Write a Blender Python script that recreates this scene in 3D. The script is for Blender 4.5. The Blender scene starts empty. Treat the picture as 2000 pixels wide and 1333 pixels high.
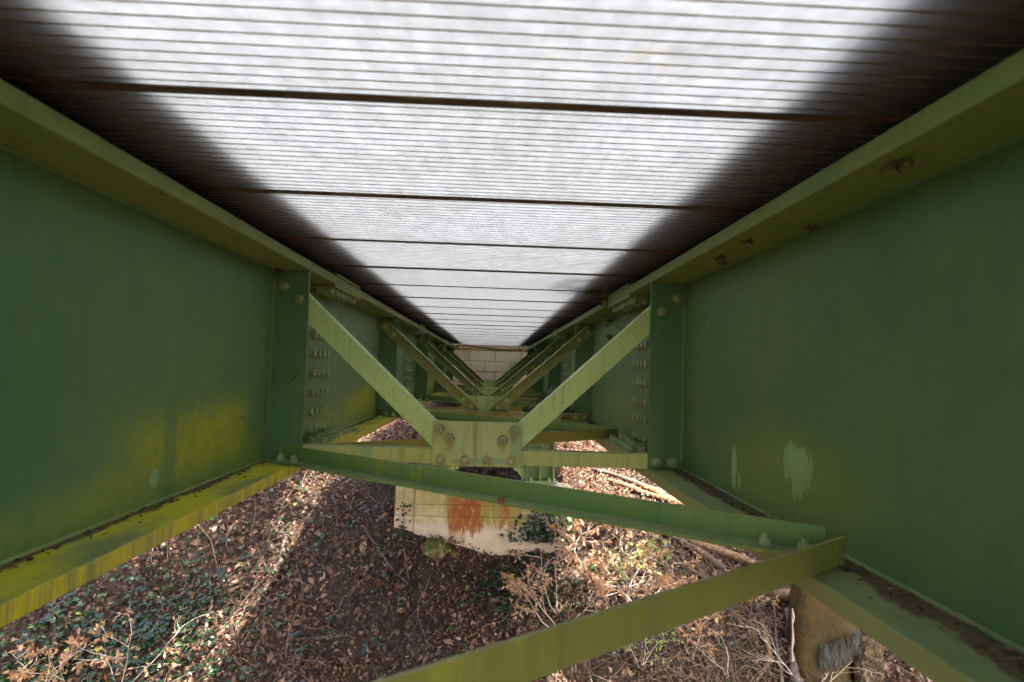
import bpy, math, random
import numpy as np
from mathutils import Vector, Matrix
random.seed(7); rng = np.random.default_rng(11)
SC = bpy.context.scene; COL = SC.collection
rad = math.radians

# ---------------------------------------------------------------- camera
cam = bpy.data.cameras.new('camera'); cam_o = bpy.data.objects.new('camera', cam); COL.objects.link(cam_o)
cam.sensor_width = 36.0; cam.lens = 36.0 * 1100 / 2000
cam.clip_start = 0.02; cam.clip_end = 400
pitch, yaw, roll = .0498, .0320, .0302
fw = Vector((math.sin(yaw) * math.cos(pitch), math.cos(yaw) * math.cos(pitch), math.sin(pitch)))
r0 = Vector((math.cos(yaw), -math.sin(yaw), 0)); u0 = r0.cross(fw)
r1 = r0 * math.cos(roll) + u0 * math.sin(roll); u1 = u0 * math.cos(roll) - r0 * math.sin(roll)
cam_o.matrix_world = Matrix(((r1.x, u1.x, -fw.x, 0), (r1.y, u1.y, -fw.y, 0), (r1.z, u1.z, -fw.z, 0), (0, 0, 0, 1)))
cam.dof.use_dof = True; cam.dof.focus_distance = 2.9; cam.dof.aperture_fstop = 4.5
SC.camera = cam_o

# ---------------------------------------------------------------- sky, sun, exposure
SUN = Vector((.28, -.50, 1.0)).normalized()
elev = math.asin(SUN.z); azim = math.atan2(SUN.x, SUN.y)
W = bpy.data.worlds.new('World'); SC.world = W; W.use_nodes = True
wn = W.node_tree.nodes; wl = W.node_tree.links; wn.clear()
sky = wn.new('ShaderNodeTexSky'); sky.sky_type = 'NISHITA'; sky.sun_disc = False
sky.sun_elevation = elev; sky.sun_rotation = azim
sky.air_density = .75; sky.dust_density = 5.5; sky.ozone_density = .3
bg = wn.new('ShaderNodeBackground'); bg.inputs[1].default_value = .15
wo = wn.new('ShaderNodeOutputWorld'); wl.new(sky.outputs[0], bg.inputs[0]); wl.new(bg.outputs[0], wo.inputs[0])
sun = bpy.data.lights.new('sun', 'SUN'); sun.energy = 4.8; sun.angle = rad(.53); sun.color = (1.0, .955, .88)
sun_o = bpy.data.objects.new('sun', sun); COL.objects.link(sun_o)
sun_o.location = SUN * 40; sun_o.rotation_euler = SUN.to_track_quat('Z', 'Y').to_euler()
SC.view_settings.view_transform = 'Standard'; SC.view_settings.look = 'None'
SC.view_settings.exposure = 3.15; SC.view_settings.gamma = 1.0; SC.view_settings.use_curve_mapping = False
SC.render.engine = 'CYCLES'
cy = SC.cycles; cy.max_bounces = 10; cy.diffuse_bounces = 7; cy.glossy_bounces = 3; cy.transmission_bounces = 6
cy.sample_clamp_indirect = 6; cy.use_denoising = True; cy.caustics_reflective = False; cy.caustics_refractive = False
try: cy.denoiser = 'OPENIMAGEDENOISE'
except Exception: pass

# ---------------------------------------------------------------- node helpers
class NT:
    def __init__(s, name):
        s.m = bpy.data.materials.new(name); s.m.use_nodes = True
        s.t = s.m.node_tree; s.n = s.t.nodes; s.l = s.t.links; s.n.clear()
        s.out = s.n.new('ShaderNodeOutputMaterial'); s._pos = None
    def lk(s, a, sock):
        if hasattr(a, 'is_output'): s.l.new(a, sock)
        elif isinstance(a, (tuple, list)): sock.default_value = tuple(a) + ((1,) if len(a) == 3 and len(sock.default_value) == 4 else ())
        else: sock.default_value = a
    def pos(s):
        if s._pos is None: s._pos = s.n.new('ShaderNodeNewGeometry').outputs['Position']
        return s._pos
    def nrm(s): return s.n.new('ShaderNodeNewGeometry').outputs['Normal']
    def xyz(s, v=None):
        k = s.n.new('ShaderNodeSeparateXYZ'); s.lk(v if v is not None else s.pos(), k.inputs[0]); return k.outputs
    def scale(s, sc, v=None):
        k = s.n.new('ShaderNodeVectorMath'); k.operation = 'MULTIPLY'; s.lk(v if v is not None else s.pos(), k.inputs[0]); k.inputs[1].default_value = sc; return k.outputs[0]
    def noise(s, sc, det=4, rough=.55, v=None, aniso=None, dist=0):
        k = s.n.new('ShaderNodeTexNoise'); k.inputs['Scale'].default_value = sc; k.inputs['Detail'].default_value = det
        k.inputs['Roughness'].default_value = rough; k.inputs['Distortion'].default_value = dist
        s.lk(s.scale(aniso, v) if aniso else (v if v is not None else s.pos()), k.inputs['Vector']); return k.outputs[0]
    def vor(s, sc, v=None, feat='F1'):
        k = s.n.new('ShaderNodeTexVoronoi'); k.feature = feat; k.inputs['Scale'].default_value = sc; s.lk(v if v is not None else s.pos(), k.inputs['Vector']); return k.outputs
    def m_(s, op, a, b=0.0, c=0.0, clamp=False):
        k = s.n.new('ShaderNodeMath'); k.operation = op; k.use_clamp = clamp
        s.lk(a, k.inputs[0]); s.lk(b, k.inputs[1]); s.lk(c, k.inputs[2]); return k.outputs[0]
    def ramp(s, v, a, b, lo=0.0, hi=1.0):
        k = s.n.new('ShaderNodeMapRange'); k.interpolation_type = 'SMOOTHSTEP'; s.lk(v, k.inputs[0])
        k.inputs[1].default_value = a; k.inputs[2].default_value = b; k.inputs[3].default_value = lo; k.inputs[4].default_value = hi; return k.outputs[0]
    def mix(s, f, a, b, mode='MIX'):
        k = s.n.new('ShaderNodeMixRGB'); k.blend_type = mode; s.lk(f, k.inputs[0]); s.lk(a, k.inputs[1]); s.lk(b, k.inputs[2]); return k.outputs[0]
    def cr(s, v, stops):
        k = s.n.new('ShaderNodeValToRGB'); e = k.color_ramp.elements
        while len(e) < len(stops): e.new(.5)
        for q, (p, c) in zip(e, stops): q.position = p; q.color = tuple(c) + (1,)
        s.lk(v, k.inputs[0]); return k.outputs[0]
    def bump(s, h, st=.3, d=.01, n=None):
        k = s.n.new('ShaderNodeBump'); k.inputs['Strength'].default_value = st; k.inputs['Distance'].default_value = d
        s.lk(h, k.inputs['Height'])
        if n is not None: s.lk(n, k.inputs['Normal'])
        return k.outputs[0]
    def attr(s, name):
        k = s.n.new('ShaderNodeAttribute'); k.attribute_name = name; return k.outputs
    def bsdf(s, col, rough=.6, spec=.3, bump=None, metal=0, trans=None):
        k = s.n.new('ShaderNodeBsdfPrincipled'); s.lk(col, k.inputs['Base Color']); s.lk(rough, k.inputs['Roughness'])
        s.lk(spec, k.inputs['Specular IOR Level']); k.inputs['Metallic'].default_value = metal
        if bump is not None: s.lk(bump, k.inputs['Normal'])
        sh = k.outputs[0]
        if trans:
            t = s.n.new('ShaderNodeBsdfTranslucent'); s.lk(trans[1], t.inputs[0])
            x = s.n.new('ShaderNodeMixShader'); x.inputs[0].default_value = trans[0]
            s.l.new(sh, x.inputs[1]); s.l.new(t.outputs[0], x.inputs[2]); sh = x.outputs[0]
        s.l.new(sh, s.out.inputs[0]); return s.m

def blot(t, ax, cy_, cz, ry, rz, wob=.45, soft=.25, sc=14, an=(1, 1, .35)):
    """a stain with a ragged outline on a plane seen along x; 1 inside"""
    c = t.xyz()
    a = t.m_('DIVIDE', t.m_('SUBTRACT', c[ax], cy_), ry); b = t.m_('DIVIDE', t.m_('SUBTRACT', c[2], cz), rz)
    d = t.m_('SQRT', t.m_('ADD', t.m_('MULTIPLY', a, a), t.m_('MULTIPLY', b, b)))
    d = t.m_('ADD', d, t.m_('MULTIPLY', t.m_('SUBTRACT', t.noise(sc, 5, .6, aniso=an), .5), wob * 2))
    return t.ramp(d, 1 + soft, 1 - soft)

MINT = (.26, .40, .20)
def paint(name, dark=(.068, .150, .075), light=(.110, .190, .082), olive=.35, algae=0.0, algae_fn=None, peel=.0, peel_fn=None,
          dirt=.5, stain_fn=None, streak=1.0, rough=.5, rust=0, alg_col=(.36, .385, .03)):
    t = NT(name)
    n1 = t.noise(2.2, 5, .6); st = t.noise(1.0, 6, .62, aniso=(26, 26, 1.6)); n2 = t.noise(55, 4, .6)
    col = t.mix(t.ramp(n1, .3, .7), dark, light)
    if peel_fn and not stain_fn: col = t.mix(t.ramp(t.m_('ADD', t.xyz()[1], t.m_('MULTIPLY', n1, .5)), 2.2, 2.5, 0, .55), col, (.215, .285, .150))  # far web panels paler: the stronger light there is put into the colour
    col = t.mix(t.ramp(st, .45, .75, 0, olive * streak), col, (.19, .19, .055))
    col = t.mix(t.ramp(st, .48, .25, 0, .45 * streak), col, (.045, .115, .085))
    col = t.mix(t.ramp(n2, .52, .75, 0, .22), col, (.17, .21, .10))
    ag = None
    if algae > 0 or algae_fn:
        base = t.ramp(t.m_('ADD', t.noise(5, 5, .6), t.m_('MULTIPLY', t.m_('SUBTRACT', st, .5), .9)), .62 - algae * .4, .86 - algae * .4) if algae > 0 else 0.0
        ag = base
        if algae_fn: ag = t.m_('MAXIMUM', ag, algae_fn(t))
        col = t.mix(t.m_('MULTIPLY', ag, t.ramp(t.noise(30, 5, .65), .25, .6, .5, .92)), col, t.mix(t.ramp(t.noise(9, 4), .35, .7), alg_col, (.30, .33, .022)))
    pm = None
    if peel > 0 or peel_fn:
        pm = t.ramp(t.noise(7, 7, .62, dist=.3), .665 - peel * .2, .672 - peel * .2) if peel > 0 else 0.0
        if peel_fn: pm = t.m_('MAXIMUM', pm, peel_fn(t))
        col = t.mix(t.m_('MULTIPLY', pm, .95), col, t.mix(t.ramp(t.noise(18, 4), .3, .7), MINT, (.25, .33, .13)))
    sp = t.ramp(t.m_('ADD', t.noise(70, 3, .6), t.ramp(t.m_('ADD', t.xyz()[2], t.m_('MULTIPLY', n1, .1)), .24, .40, 0, .055)), .69, .75, 0, dirt)
    col = t.mix(sp, col, (.06, .04, .022))
    col = t.mix(t.ramp(t.noise(1, 5, .6, aniso=(60, 60, 2.2)), .64, .74, 0, .30), col, (.055, .075, .035))
    sp2 = t.ramp(t.noise(11, 7, .7, aniso=(1, 1, .5)), .60, .78, 0, dirt * .6)
    col = t.mix(sp2, col, (.075, .065, .028))
    if rust > 0:
        col = t.mix(t.ramp(t.noise(23, 5, .65), .62 - rust * .15, .72 - rust * .15, 0, .8), col, (.27, .13, .045))
    if stain_fn: col = t.mix(stain_fn(t), col, (.30, .20, .075))
    col = t.mix(t.m_('MULTIPLY', t.ramp(t.xyz(t.nrm())[2], .6, .85, 0, .6), t.ramp(t.noise(9, 5, .65), .3, .6, .35, 1)), col, (.30, .275, .17))
    col = t.mix(1.0, col, (.88, .96, .92), 'MULTIPLY')
    h = t.m_('ADD', t.m_('MULTIPLY', t.noise(9, 3), .5), t.m_('MULTIPLY', n2, .12))
    b = t.bump(h, .35, .012); b = t.bump(t.noise(1.7, 2, .4), .5, .05, b)
    if pm is not None: b = t.bump(t.m_('MULTIPLY', pm, -1.0), .5, .0012, b)
    return t.bsdf(col, t.ramp(n2, .3, .7, rough - .1, rough + .15), .2, b)

def plain(name, stops, sc=8, rough=.7, bs=.3, bd=.01, aniso=None, det=6, spec=.25, trans=None):
    t = NT(name); n = t.noise(sc, det, .62, aniso=aniso)
    return t.bsdf(t.cr(n, stops), rough, spec, t.bump(t.noise(sc * 3, 5, .65, aniso=aniso), bs, bd), trans=trans)

M = {}
def left_algae(t):
    c = t.xyz(); st = t.noise(1.0, 5, .6, aniso=(1, 17, 1.2))
    # upper edge of the growth wanders along the girder
    zt = t.m_('ADD', -.245, t.m_('MULTIPLY', t.m_('SUBTRACT', t.noise(2.4, 4, .6, aniso=(1, 1, .3)), .5), .30))
    m = t.ramp(t.m_('SUBTRACT', c[2], zt), .055, -.04)
    def bank(y0, y1, zc, s, zs=.045):
        top = t.m_('ADD', zc, t.m_('ADD', t.m_('MULTIPLY', t.m_('SUBTRACT', st, .5), .10), t.m_('MULTIPLY', t.m_('SUBTRACT', c[1], y0), s)))
        a = t.ramp(t.m_('SUBTRACT', c[2], top), .05, -.06)
        w = t.m_('MULTIPLY', t.ramp(c[1], y0 - .10, y0 + .22), t.ramp(c[1], y1 + .07, y1 - .06))
        return t.m_('MULTIPLY', t.m_('MULTIPLY', a, w), t.ramp(c[2], -.335, -.24, .45, 1))
    k = t.m_('MAXIMUM', t.m_('MULTIPLY', m, t.ramp(c[1], .6, 1.2, .22, .5)), bank(1.24, 1.86, -.145, .04))
    k = t.m_('MAXIMUM', k, bank(3.02, 3.83, -.19, .11))
    k = t.m_('MAXIMUM', k, bank(2.35, 3.0, -.27, .0)); k = t.m_('MAXIMUM', k, t.m_('MULTIPLY', bank(5.5, 9.9, -.16, .0), .95))
    gap = t.m_('MULTIPLY', t.ramp(c[1], 1.395, 1.425), t.ramp(c[1], 1.475, 1.45))
    k = t.m_('MULTIPLY', k, t.m_('SUBTRACT', 1.0, t.m_('MULTIPLY', gap, .75)))
    return t.m_('MULTIPLY', k, t.ramp(t.noise(1, 5, .6, aniso=(1, 30, 8)), .2, .5, .6, .92))
def right_algae(t):
    c = t.xyz()
    k = blot(t, 1, 1.36, -.26, .34, .13, .5, .5, 5)
    k2 = blot(t, 1, 3.1, -.2, .25, .14, .5, .5, 5)
    return t.m_('MULTIPLY', t.m_('MAXIMUM', k, k2), .26)
def right_peel(t):
    k = t.m_('MAXIMUM', blot(t, 1, 1.285, -.188, .040, .040, .9, .02, 30, (1, 1, .55)), blot(t, 1, 1.245, -.205, .038, .046, 1.2, .02, 42, (1, 1, .30)))
    k = t.m_('MAXIMUM', k, blot(t, 1, 1.270, -.222, .036, .040, 1.3, .02, 60, (1, 1, .20)))
    k = t.m_('MAXIMUM', k, blot(t, 1, 1.596, -.255, .017, .062, .8, .04, 30, (1, 1, .3)))
    return t.m_('MAXIMUM', k, blot(t, 1, 1.562, -.292, .010, .022, .2, .03, 30))
def left_bare(t):
    return blot(t, 1, 1.378, -.283, .018, .022, .3, .04, 30)
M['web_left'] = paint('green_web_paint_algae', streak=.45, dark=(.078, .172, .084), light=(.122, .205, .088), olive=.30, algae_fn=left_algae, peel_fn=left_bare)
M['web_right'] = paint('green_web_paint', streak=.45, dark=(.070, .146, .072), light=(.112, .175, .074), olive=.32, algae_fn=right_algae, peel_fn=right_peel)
M['stiff'] = paint('green_stiffener_paint', dark=(.070, .155, .076), light=(.108, .180, .078), olive=.22, dirt=.45)
M['flange_top'] = paint('green_top_flange_paint', dark=(.155, .22, .06), light=(.205, .25, .07), olive=.6, dirt=.6)
def flange_dirt(t, side):
    c = t.xyz(); w = (-.795 if side < 0 else .695)
    d = t.m_('MULTIPLY', t.m_('SUBTRACT', c[0], w), -side)      # distance from the web, inwards
    lim = t.m_('ADD', .056 if side > 0 else .030, t.m_('MULTIPLY', t.m_('SUBTRACT', t.noise(7, 7, .75, aniso=(1, .5, 1)), .5), .15))
    up = t.ramp(t.xyz(t.nrm())[2], .5, .8)
    return t.m_('MULTIPLY', up, t.ramp(t.m_('SUBTRACT', d, lim), .006, -.006))
def bottom_flange(name, side):
    t = NT(name); c = t.xyz()
    st = t.m_('ADD', t.m_('MULTIPLY', t.noise(1, 6, .62, aniso=(2, 30, 2)), .5), t.m_('MULTIPLY', t.noise(1, 4, .7, aniso=(2, 150, 4)), .5)); n = t.noise(3.5, 6, .6, aniso=(1.5, .6, 1)); n2 = t.noise(50, 4, .6)
    col = t.mix(t.ramp(n, .3, .7), (.17, .23, .095), (.23, .265, .115))
    col = t.mix(t.ramp(n2, .5, .75, 0, .3), col, (.22, .25, .14))
    upf = t.ramp(t.xyz(t.nrm())[2], .5, .8)
    if side < 0:
        a = t.m_('MULTIPLY', upf, t.m_('MULTIPLY', t.ramp(t.noise(2.6, 5, .6, aniso=(2.2, 1, 1)), .36, .56), t.ramp(n2, .3, .6, .6, 1)))
        b = t.m_('MULTIPLY', t.m_('SUBTRACT', 1, upf), t.ramp(st, .40, .60, .15, .95))
        al = t.m_('MAXIMUM', a, b); col = t.mix(t.m_('MULTIPLY', al, .95), col, t.mix(t.ramp(n2, .35, .65), (.60, .58, .02), (.48, .50, .02)))
    else:
        a = t.m_('MULTIPLY', upf, t.ramp(t.noise(3, 5, .6, aniso=(2.2, 1, 1)), .5, .7))
        b = t.m_('MULTIPLY', t.m_('SUBTRACT', 1, upf), t.ramp(st, .50, .66))
        al = t.m_('MAXIMUM', t.m_('MULTIPLY', a, .35), t.m_('MULTIPLY', b, .8)); col = t.mix(al, col, (.20, .21, .03))
        col = t.mix(t.ramp(t.noise(12, 6, .65, aniso=(1, .4, 1)), .56, .66, 0, .45), col, (.20, .29, .16))
    dm = flange_dirt(t, side)
    col = t.mix(t.m_('MULTIPLY', dm, .92), col, t.cr(t.noise(90, 4, .7), [(.3, (.035, .022, .014)), (.5, (.095, .062, .040)), (.72, (.21, .155, .11))]))
    col = t.mix(t.ramp(t.noise(60, 3), .68, .75, 0, .6), col, (.05, .03, .02))
    b = t.bump(t.m_('ADD', t.m_('MULTIPLY', dm, t.noise(70, 5, .7)), t.m_('MULTIPLY', t.noise(7, 3), .3)), .6, .012)
    return t.bsdf(col, .62, .25, b)
M['bflange_left'] = bottom_flange('lower_flange_paint_algae', -1)
M['bflange_right'] = bottom_flange('lower_flange_paint', 1)
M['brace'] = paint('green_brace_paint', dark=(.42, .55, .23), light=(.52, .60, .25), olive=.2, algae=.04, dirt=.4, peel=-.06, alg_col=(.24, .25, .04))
M['brace_far'] = paint('shade_toned_brace_paint', dark=(.24, .30, .11), light=(.31, .35, .13), olive=.5, dirt=.5, rust=.15)  # darker copy of the brace paint, shade of the angle put into the colour
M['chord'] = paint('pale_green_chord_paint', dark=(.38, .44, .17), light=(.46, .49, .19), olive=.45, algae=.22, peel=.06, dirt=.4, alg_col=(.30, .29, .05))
M['gusset'] = paint('pale_green_gusset_paint', dark=(.38, .46, .20), light=(.46, .50, .21), olive=.75, algae=.15, dirt=.35, peel_fn=lambda t: t.m_('MAXIMUM', blot(t, 0, .095, -.27, .020, .075, .4, .03, 30, (1, 1, .5)), blot(t, 0, -.02, -.332, .12, .011, .6, .04, 30)), alg_col=(.29, .27, .03))
def ring_rust(t):
    c = t.xyz(); k = 0.0
    for x, z in ((-.185, -.220), (-.146, -.254), (.082, -.221), (.043, -.256), (-.177, -.328), (-.090, -.328), (-.012, -.328), (.074, -.328)):
        a = t.m_('SUBTRACT', c[0], x); b = t.m_('MULTIPLY', t.m_('ADD', t.m_('SUBTRACT', c[2], z), .014), .55)
        d = t.m_('SQRT', t.m_('ADD', t.m_('MULTIPLY', a, a), t.m_('MULTIPLY', b, b))); k = t.m_('MAXIMUM', k, t.ramp(d, .026, .012))
    return t.m_('MULTIPLY', k, t.ramp(t.noise(40, 4, .6), .3, .6, .1, .6))
M['gusset'] = paint('pale_green_gusset_paint', dark=(.38, .46, .20), light=(.46, .50, .21), olive=.75, algae=.15, dirt=.35, peel_fn=lambda t: t.m_('MAXIMUM', blot(t, 0, .095, -.27, .020, .075, .6, .03, 30, (1, 1, .5)), blot(t, 0, -.02, -.332, .12, .011, .9, .04, 30)), alg_col=(.40, .38, .04), stain_fn=ring_rust)
M['lateral'] = paint('green_lateral_paint', dark=(.115, .215, .066), light=(.16, .245, .078), olive=.35, algae=.06, dirt=.4)
M['lateral_olive'] = paint('olive_lateral_paint', dark=(.185, .19, .042), light=(.22, .215, .05), olive=.6, algae=.15, dirt=.25, alg_col=(.27, .26, .04))
M['rusty'] = paint('rust_speckled_paint', dark=(.26, .30, .13), light=(.33, .35, .15), olive=.6, dirt=.5, rust=.9)
M['bolt'] = paint('painted_bolt', dark=(.28, .34, .17), light=(.36, .39, .20), olive=.5, dirt=.5, rust=.25, rough=.5)
M['bolt_green'] = paint('green_bolt', dark=(.23, .32, .17), light=(.30, .37, .19), olive=.4, algae=.12, dirt=.4)
M['bolt_brown'] = paint('grimy_bolt', dark=(.23, .31, .17), light=(.31, .36, .20), olive=.4, dirt=.5)
M['washer'] = paint('grimy_washer', dark=(.19, .215, .10), light=(.27, .265, .13), olive=.5, dirt=.8, rust=.35)
M['column'] = paint('green_column_paint', dark=(.19, .27, .11), light=(.25, .31, .125), olive=.5, algae=.18, dirt=.5)

def deck_mat(name, fac, grime):
    t = NT(name)
    g1 = t.noise(3.2, 6, .65); g2 = t.noise(1, 6, .7, aniso=(26, 70, 1)); g3 = t.noise(90, 3, .6)
    k = t.m_('MULTIPLY', t.ramp(g1, .36, .70, 1, .91), t.m_('MULTIPLY', t.ramp(g2, .3, .75, 1, .74), t.ramp(t.noise(1, 4, .6, aniso=(44, 15, 1)), .3, .72, 1, .80))) if grime else 1.0
    if grime:
        k = t.m_('MULTIPLY', k, t.ramp(g3, .66, .76, 1, .72))
        tint = t.mix(t.ramp(t.noise(6, 5, .7), .62, .74, 0, .5), (.85, .91, .985), (.84, .74, .54))
        tint = t.mix(t.ramp(g1, .35, .7), tint, t.mix(1.0, tint, (.97, .96, .93), 'MULTIPLY'))
    else: tint = (.93, .945, .96)
    tr = t.n.new('ShaderNodeBsdfTranslucent'); t.lk(t.mix(1.0, tint, k, 'MULTIPLY') if grime else tint, tr.inputs[0])
    df = t.n.new('ShaderNodeBsdfDiffuse'); t.lk(t.mix(t.ramp(g2, .3, .7), (.036, .029, .022), (.072, .058, .045)) if grime else (.7, .7, .68), df.inputs[0])
    x = t.n.new('ShaderNodeMixShader'); x.inputs[0].default_value = fac
    t.l.new(tr.outputs[0], x.inputs[1]); t.l.new(df.outputs[0], x.inputs[2]); t.l.new(x.outputs[0], t.out.inputs[0]); return t.m
M['sheet'] = deck_mat('translucent_plank_underside', .845, True)
M['sheet_top'] = deck_mat('translucent_plank_top', .55, False)
t = NT('dirty_plank_rib')
c_ = t.cr(t.noise(1, 5, .65, aniso=(14, 60, 20)), [(.3, (.22, .175, .125)), (.55, (.42, .345, .26)), (.75, (.60, .52, .42))])
M['rib'] = t.bsdf(c_, .7, .2, trans=(.80, t.mix(t.noise(1, 4, .6, aniso=(20, 3, 3)), (.60, .56, .51), (.90, .88, .85))))
t = NT('brown_joint_lip')
c_ = t.cr(t.noise(1, 5, .65, aniso=(9, 60, 20)), [(.3, (.05, .036, .024)), (.55, (.10, .075, .05)), (.72, (.19, .15, .10))])
c_ = t.mix(t.m_('MULTIPLY', t.ramp(t.m_('ABSOLUTE', t.m_('ADD', t.xyz()[0], .05)), .55, .68), t.ramp(t.noise(12, 4, .6), .5, .62)), c_, (.30, .07, .025))
M['joint'] = t.bsdf(c_, .8, .15)
M['rubber'] = plain('black_rubber', [(.3, (.010, .009, .008)), (.7, (.022, .020, .018))], 20)
M['kerb'] = plain('dark_timber_kerb', [(.3, (.035, .027, .02)), (.7, (.08, .062, .045))], 6, aniso=(6, 1, 6))

# ---------------------------------------------------------------- mesh helpers
class MB:
    def __init__(s): s.v = []; s.f = []; s.mi = []
    def add(s, vs, fs, mi=0):
        o = len(s.v); s.v += [tuple(p) for p in vs]; s.f += [tuple(i + o for i in f) for f in fs]; s.mi += [mi] * len(fs); return s
    def box(s, x0, x1, y0, y1, z0, z1, mi=0):
        v = [(x, y, z) for x in (x0, x1) for y in (y0, y1) for z in (z0, z1)]
        return s.add(v, [(0, 1, 3, 2), (4, 6, 7, 5), (0, 4, 5, 1), (2, 3, 7, 6), (0, 2, 6, 4), (1, 5, 7, 3)], mi)
    def prism(s, prof, p0, p1, a, b, mi=0, cut0=None):
        a, b, p0, p1 = Vector(a), Vector(b), Vector(p0), Vector(p1); n = len(prof)
        v = [p0 + a * q[0] + b * q[1] for q in prof] + [p1 + a * q[0] + b * q[1] for q in prof]
        f = [(i, (i + 1) % n, n + (i + 1) % n, n + i) for i in range(n)] + [tuple(range(n))[::-1], tuple(range(n, 2 * n))]
        return s.add(v, f, mi)
    def angle(s, p0, p1, a, b, w, t, w2=None):
        w2 = w2 or w
        return s.prism([(0, 0), (w, 0), (w, t), (t, t), (t, w2), (0, w2)], p0, p1, a, b)
    def tube(s, pts, rs, n=6, mi=0, cap=True, wob=0):
        pts = [Vector(p) for p in pts]; o = len(s.v); up = None
        for i, p in enumerate(pts):
            d = (pts[min(i + 1, len(pts) - 1)] - pts[max(i - 1, 0)]).normalized()
            if up is None: up = d.orthogonal().normalized()
            x = (up - d * up.dot(d)); x = x.normalized() if x.length > 1e-6 else d.orthogonal().normalized()
            up = x; yv = d.cross(x)
            for k in range(n):
                r = rs[i] * (1 + (random.uniform(-wob, wob) if wob else 0)); th = 2 * math.pi * k / n
                s.v.append(tuple(p + x * (r * math.cos(th)) + yv * (r * math.sin(th))))
        for i in range(len(pts) - 1):
            for k in range(n):
                s.f.append((o + i * n + k, o + i * n + (k + 1) % n, o + (i + 1) * n + (k + 1) % n, o + (i + 1) * n + k)); s.mi.append(mi)
        if cap:
            s.f.append(tuple(o + k for k in range(n))[::-1]); s.mi.append(mi)
            e = o + (len(pts) - 1) * n; s.f.append(tuple(e + k for k in range(n))); s.mi.append(mi)
        return s
    def build(s, name, mats, parent=None, loc=None, smooth=False, bevel=0):
        me = bpy.data.meshes.new(name); me.from_pydata(s.v, [], s.f); me.validate(); 
        for m in (mats if isinstance(mats, (list, tuple)) else [mats]): me.materials.append(m)
        if len(me.polygons) == len(s.mi): me.polygons.foreach_set('material_index', s.mi)
        if smooth: me.polygons.foreach_set('use_smooth', [True] * len(me.polygons))
        me.update(); return link(name, me, parent, loc, bevel)
ORG = {}
def link(name, me, parent=None, loc=None, bevel=0):
    o = bpy.data.objects.new(name, me); COL.objects.link(o)
    if loc is not None: o.location = loc
    if parent is not None:
        o.parent = parent
        if parent.name in ORG: o.matrix_parent_inverse = Matrix.Translation(-ORG[parent.name])
    if bevel:
        b = o.modifiers.new('bevel', 'BEVEL'); b.width = bevel; b.segments = 2; b.limit_method = 'ANGLE'; b.angle_limit = rad(40)
    return o
def tag(o, label=None, cat=None, group=None, kind=None):
    if label: o['label'] = label
    if cat: o['category'] = cat
    if group: o['group'] = group
    if kind: o['kind'] = kind
    return o
def thing(name, loc, label, cat, group=None):
    o = bpy.data.objects.new(name, None); COL.objects.link(o); o.empty_display_size = .1
    o.location = loc; ORG[o.name] = Vector(loc); return tag(o, label, cat, group)
def soup(name, V, F, mat, parent=None, attr=None, smooth=False):
    """fast mesh from numpy arrays; F is (n,k)"""
    me = bpy.data.meshes.new(name); k = F.shape[1]
    me.vertices.add(len(V)); me.vertices.foreach_set('co', np.ascontiguousarray(V, dtype=np.float32).ravel())
    me.loops.add(F.size); me.loops.foreach_set('vertex_index', np.ascontiguousarray(F, dtype=np.int32).ravel())
    me.polygons.add(len(F)); me.polygons.foreach_set('loop_start', np.arange(0, F.size, k, dtype=np.int32))
    me.update(calc_edges=True)
    if attr is not None:
        a = me.attributes.new('tone', 'FLOAT', 'POINT'); a.data.foreach_set('value', np.ascontiguousarray(attr, dtype=np.float32))
    me.materials.append(mat)
    if smooth: me.polygons.foreach_set('use_smooth', np.ones(len(F), dtype=bool))
    return link(name, me, parent)

# ---------------------------------------------------------------- ground
PY = [-60, -30, -8, -5, -3, -1, .5, 2, 3, 3.5, 4.0, 4.4, 4.9, 5.4, 6.2, 8, 9.9, 11, 14, 60]
PZ = [1.5, -3.0, -4.6, -4.5, -4.35, -4.1, -3.75, -2.95, -2.28, -1.95, -1.66, -1.42, -1.03, -.95, -.86, -.68, -.56, -.4, .1, 1.6]
def gz(x, y):
    x = np.asarray(x, float); y = np.asarray(y, float); z = 0
    for d in (-.3, -.15, 0, .15, .3): z = z + np.interp(y + d, PY, PZ) / 5
    z = z + .035 * np.sin(1.7 * x + .9 * y) + .03 * np.sin(2.9 * x - 2.3 * y + 1) + .015 * np.sin(6.1 * x + 4.3 * y) + .012 * np.sin(9.7 * x - 7.9 * y + 2)
    z = z + .010 * np.sin(17.3 * x + 13.1 * y + .4) * np.sin(15.1 * y - 9.2 * x)
    e = np.exp(-((y - 4.45) ** 2) / .16)
    return z - .07 * np.exp(-((x - .12) ** 2) / .12) * e + .045 * np.exp(-((np.abs(x + .03) - .8) ** 2) / .08) * e
def G(x, y): return float(gz(x, y))
def axis(lo, a, b, hi, st, g=1.28):
    c = list(np.arange(a, b + 1e-6, st)); s = st; p = a
    while p > lo: s *= g; p -= s; c.insert(0, p)
    s = st; p = b
    while p < hi: s *= g; p += s; c.append(p)
    return np.array(c)
gx = axis(-70, -3.4, 3.4, 70, .045); gy = axis(-60, 1.8, 7.5, 70, .045)
X, Y = np.meshgrid(gx, gy); Z = gz(X, Y)
inn = (np.abs(X) < 3.6) & (Y > 1.6) & (Y < 8)
Z = Z + inn * rng.normal(0, .006, Z.shape)
nx, ny = len(gx), len(gy); idx = np.arange(nx * ny).reshape(ny, nx)
F = np.stack([idx[:-1, :-1], idx[:-1, 1:], idx[1:, 1:], idx[1:, :-1]], -1).reshape(-1, 4)
t = NT('woodland_soil')
n1 = t.noise(40, 7, .7); n2 = t.noise(6, 5, .6)
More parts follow.
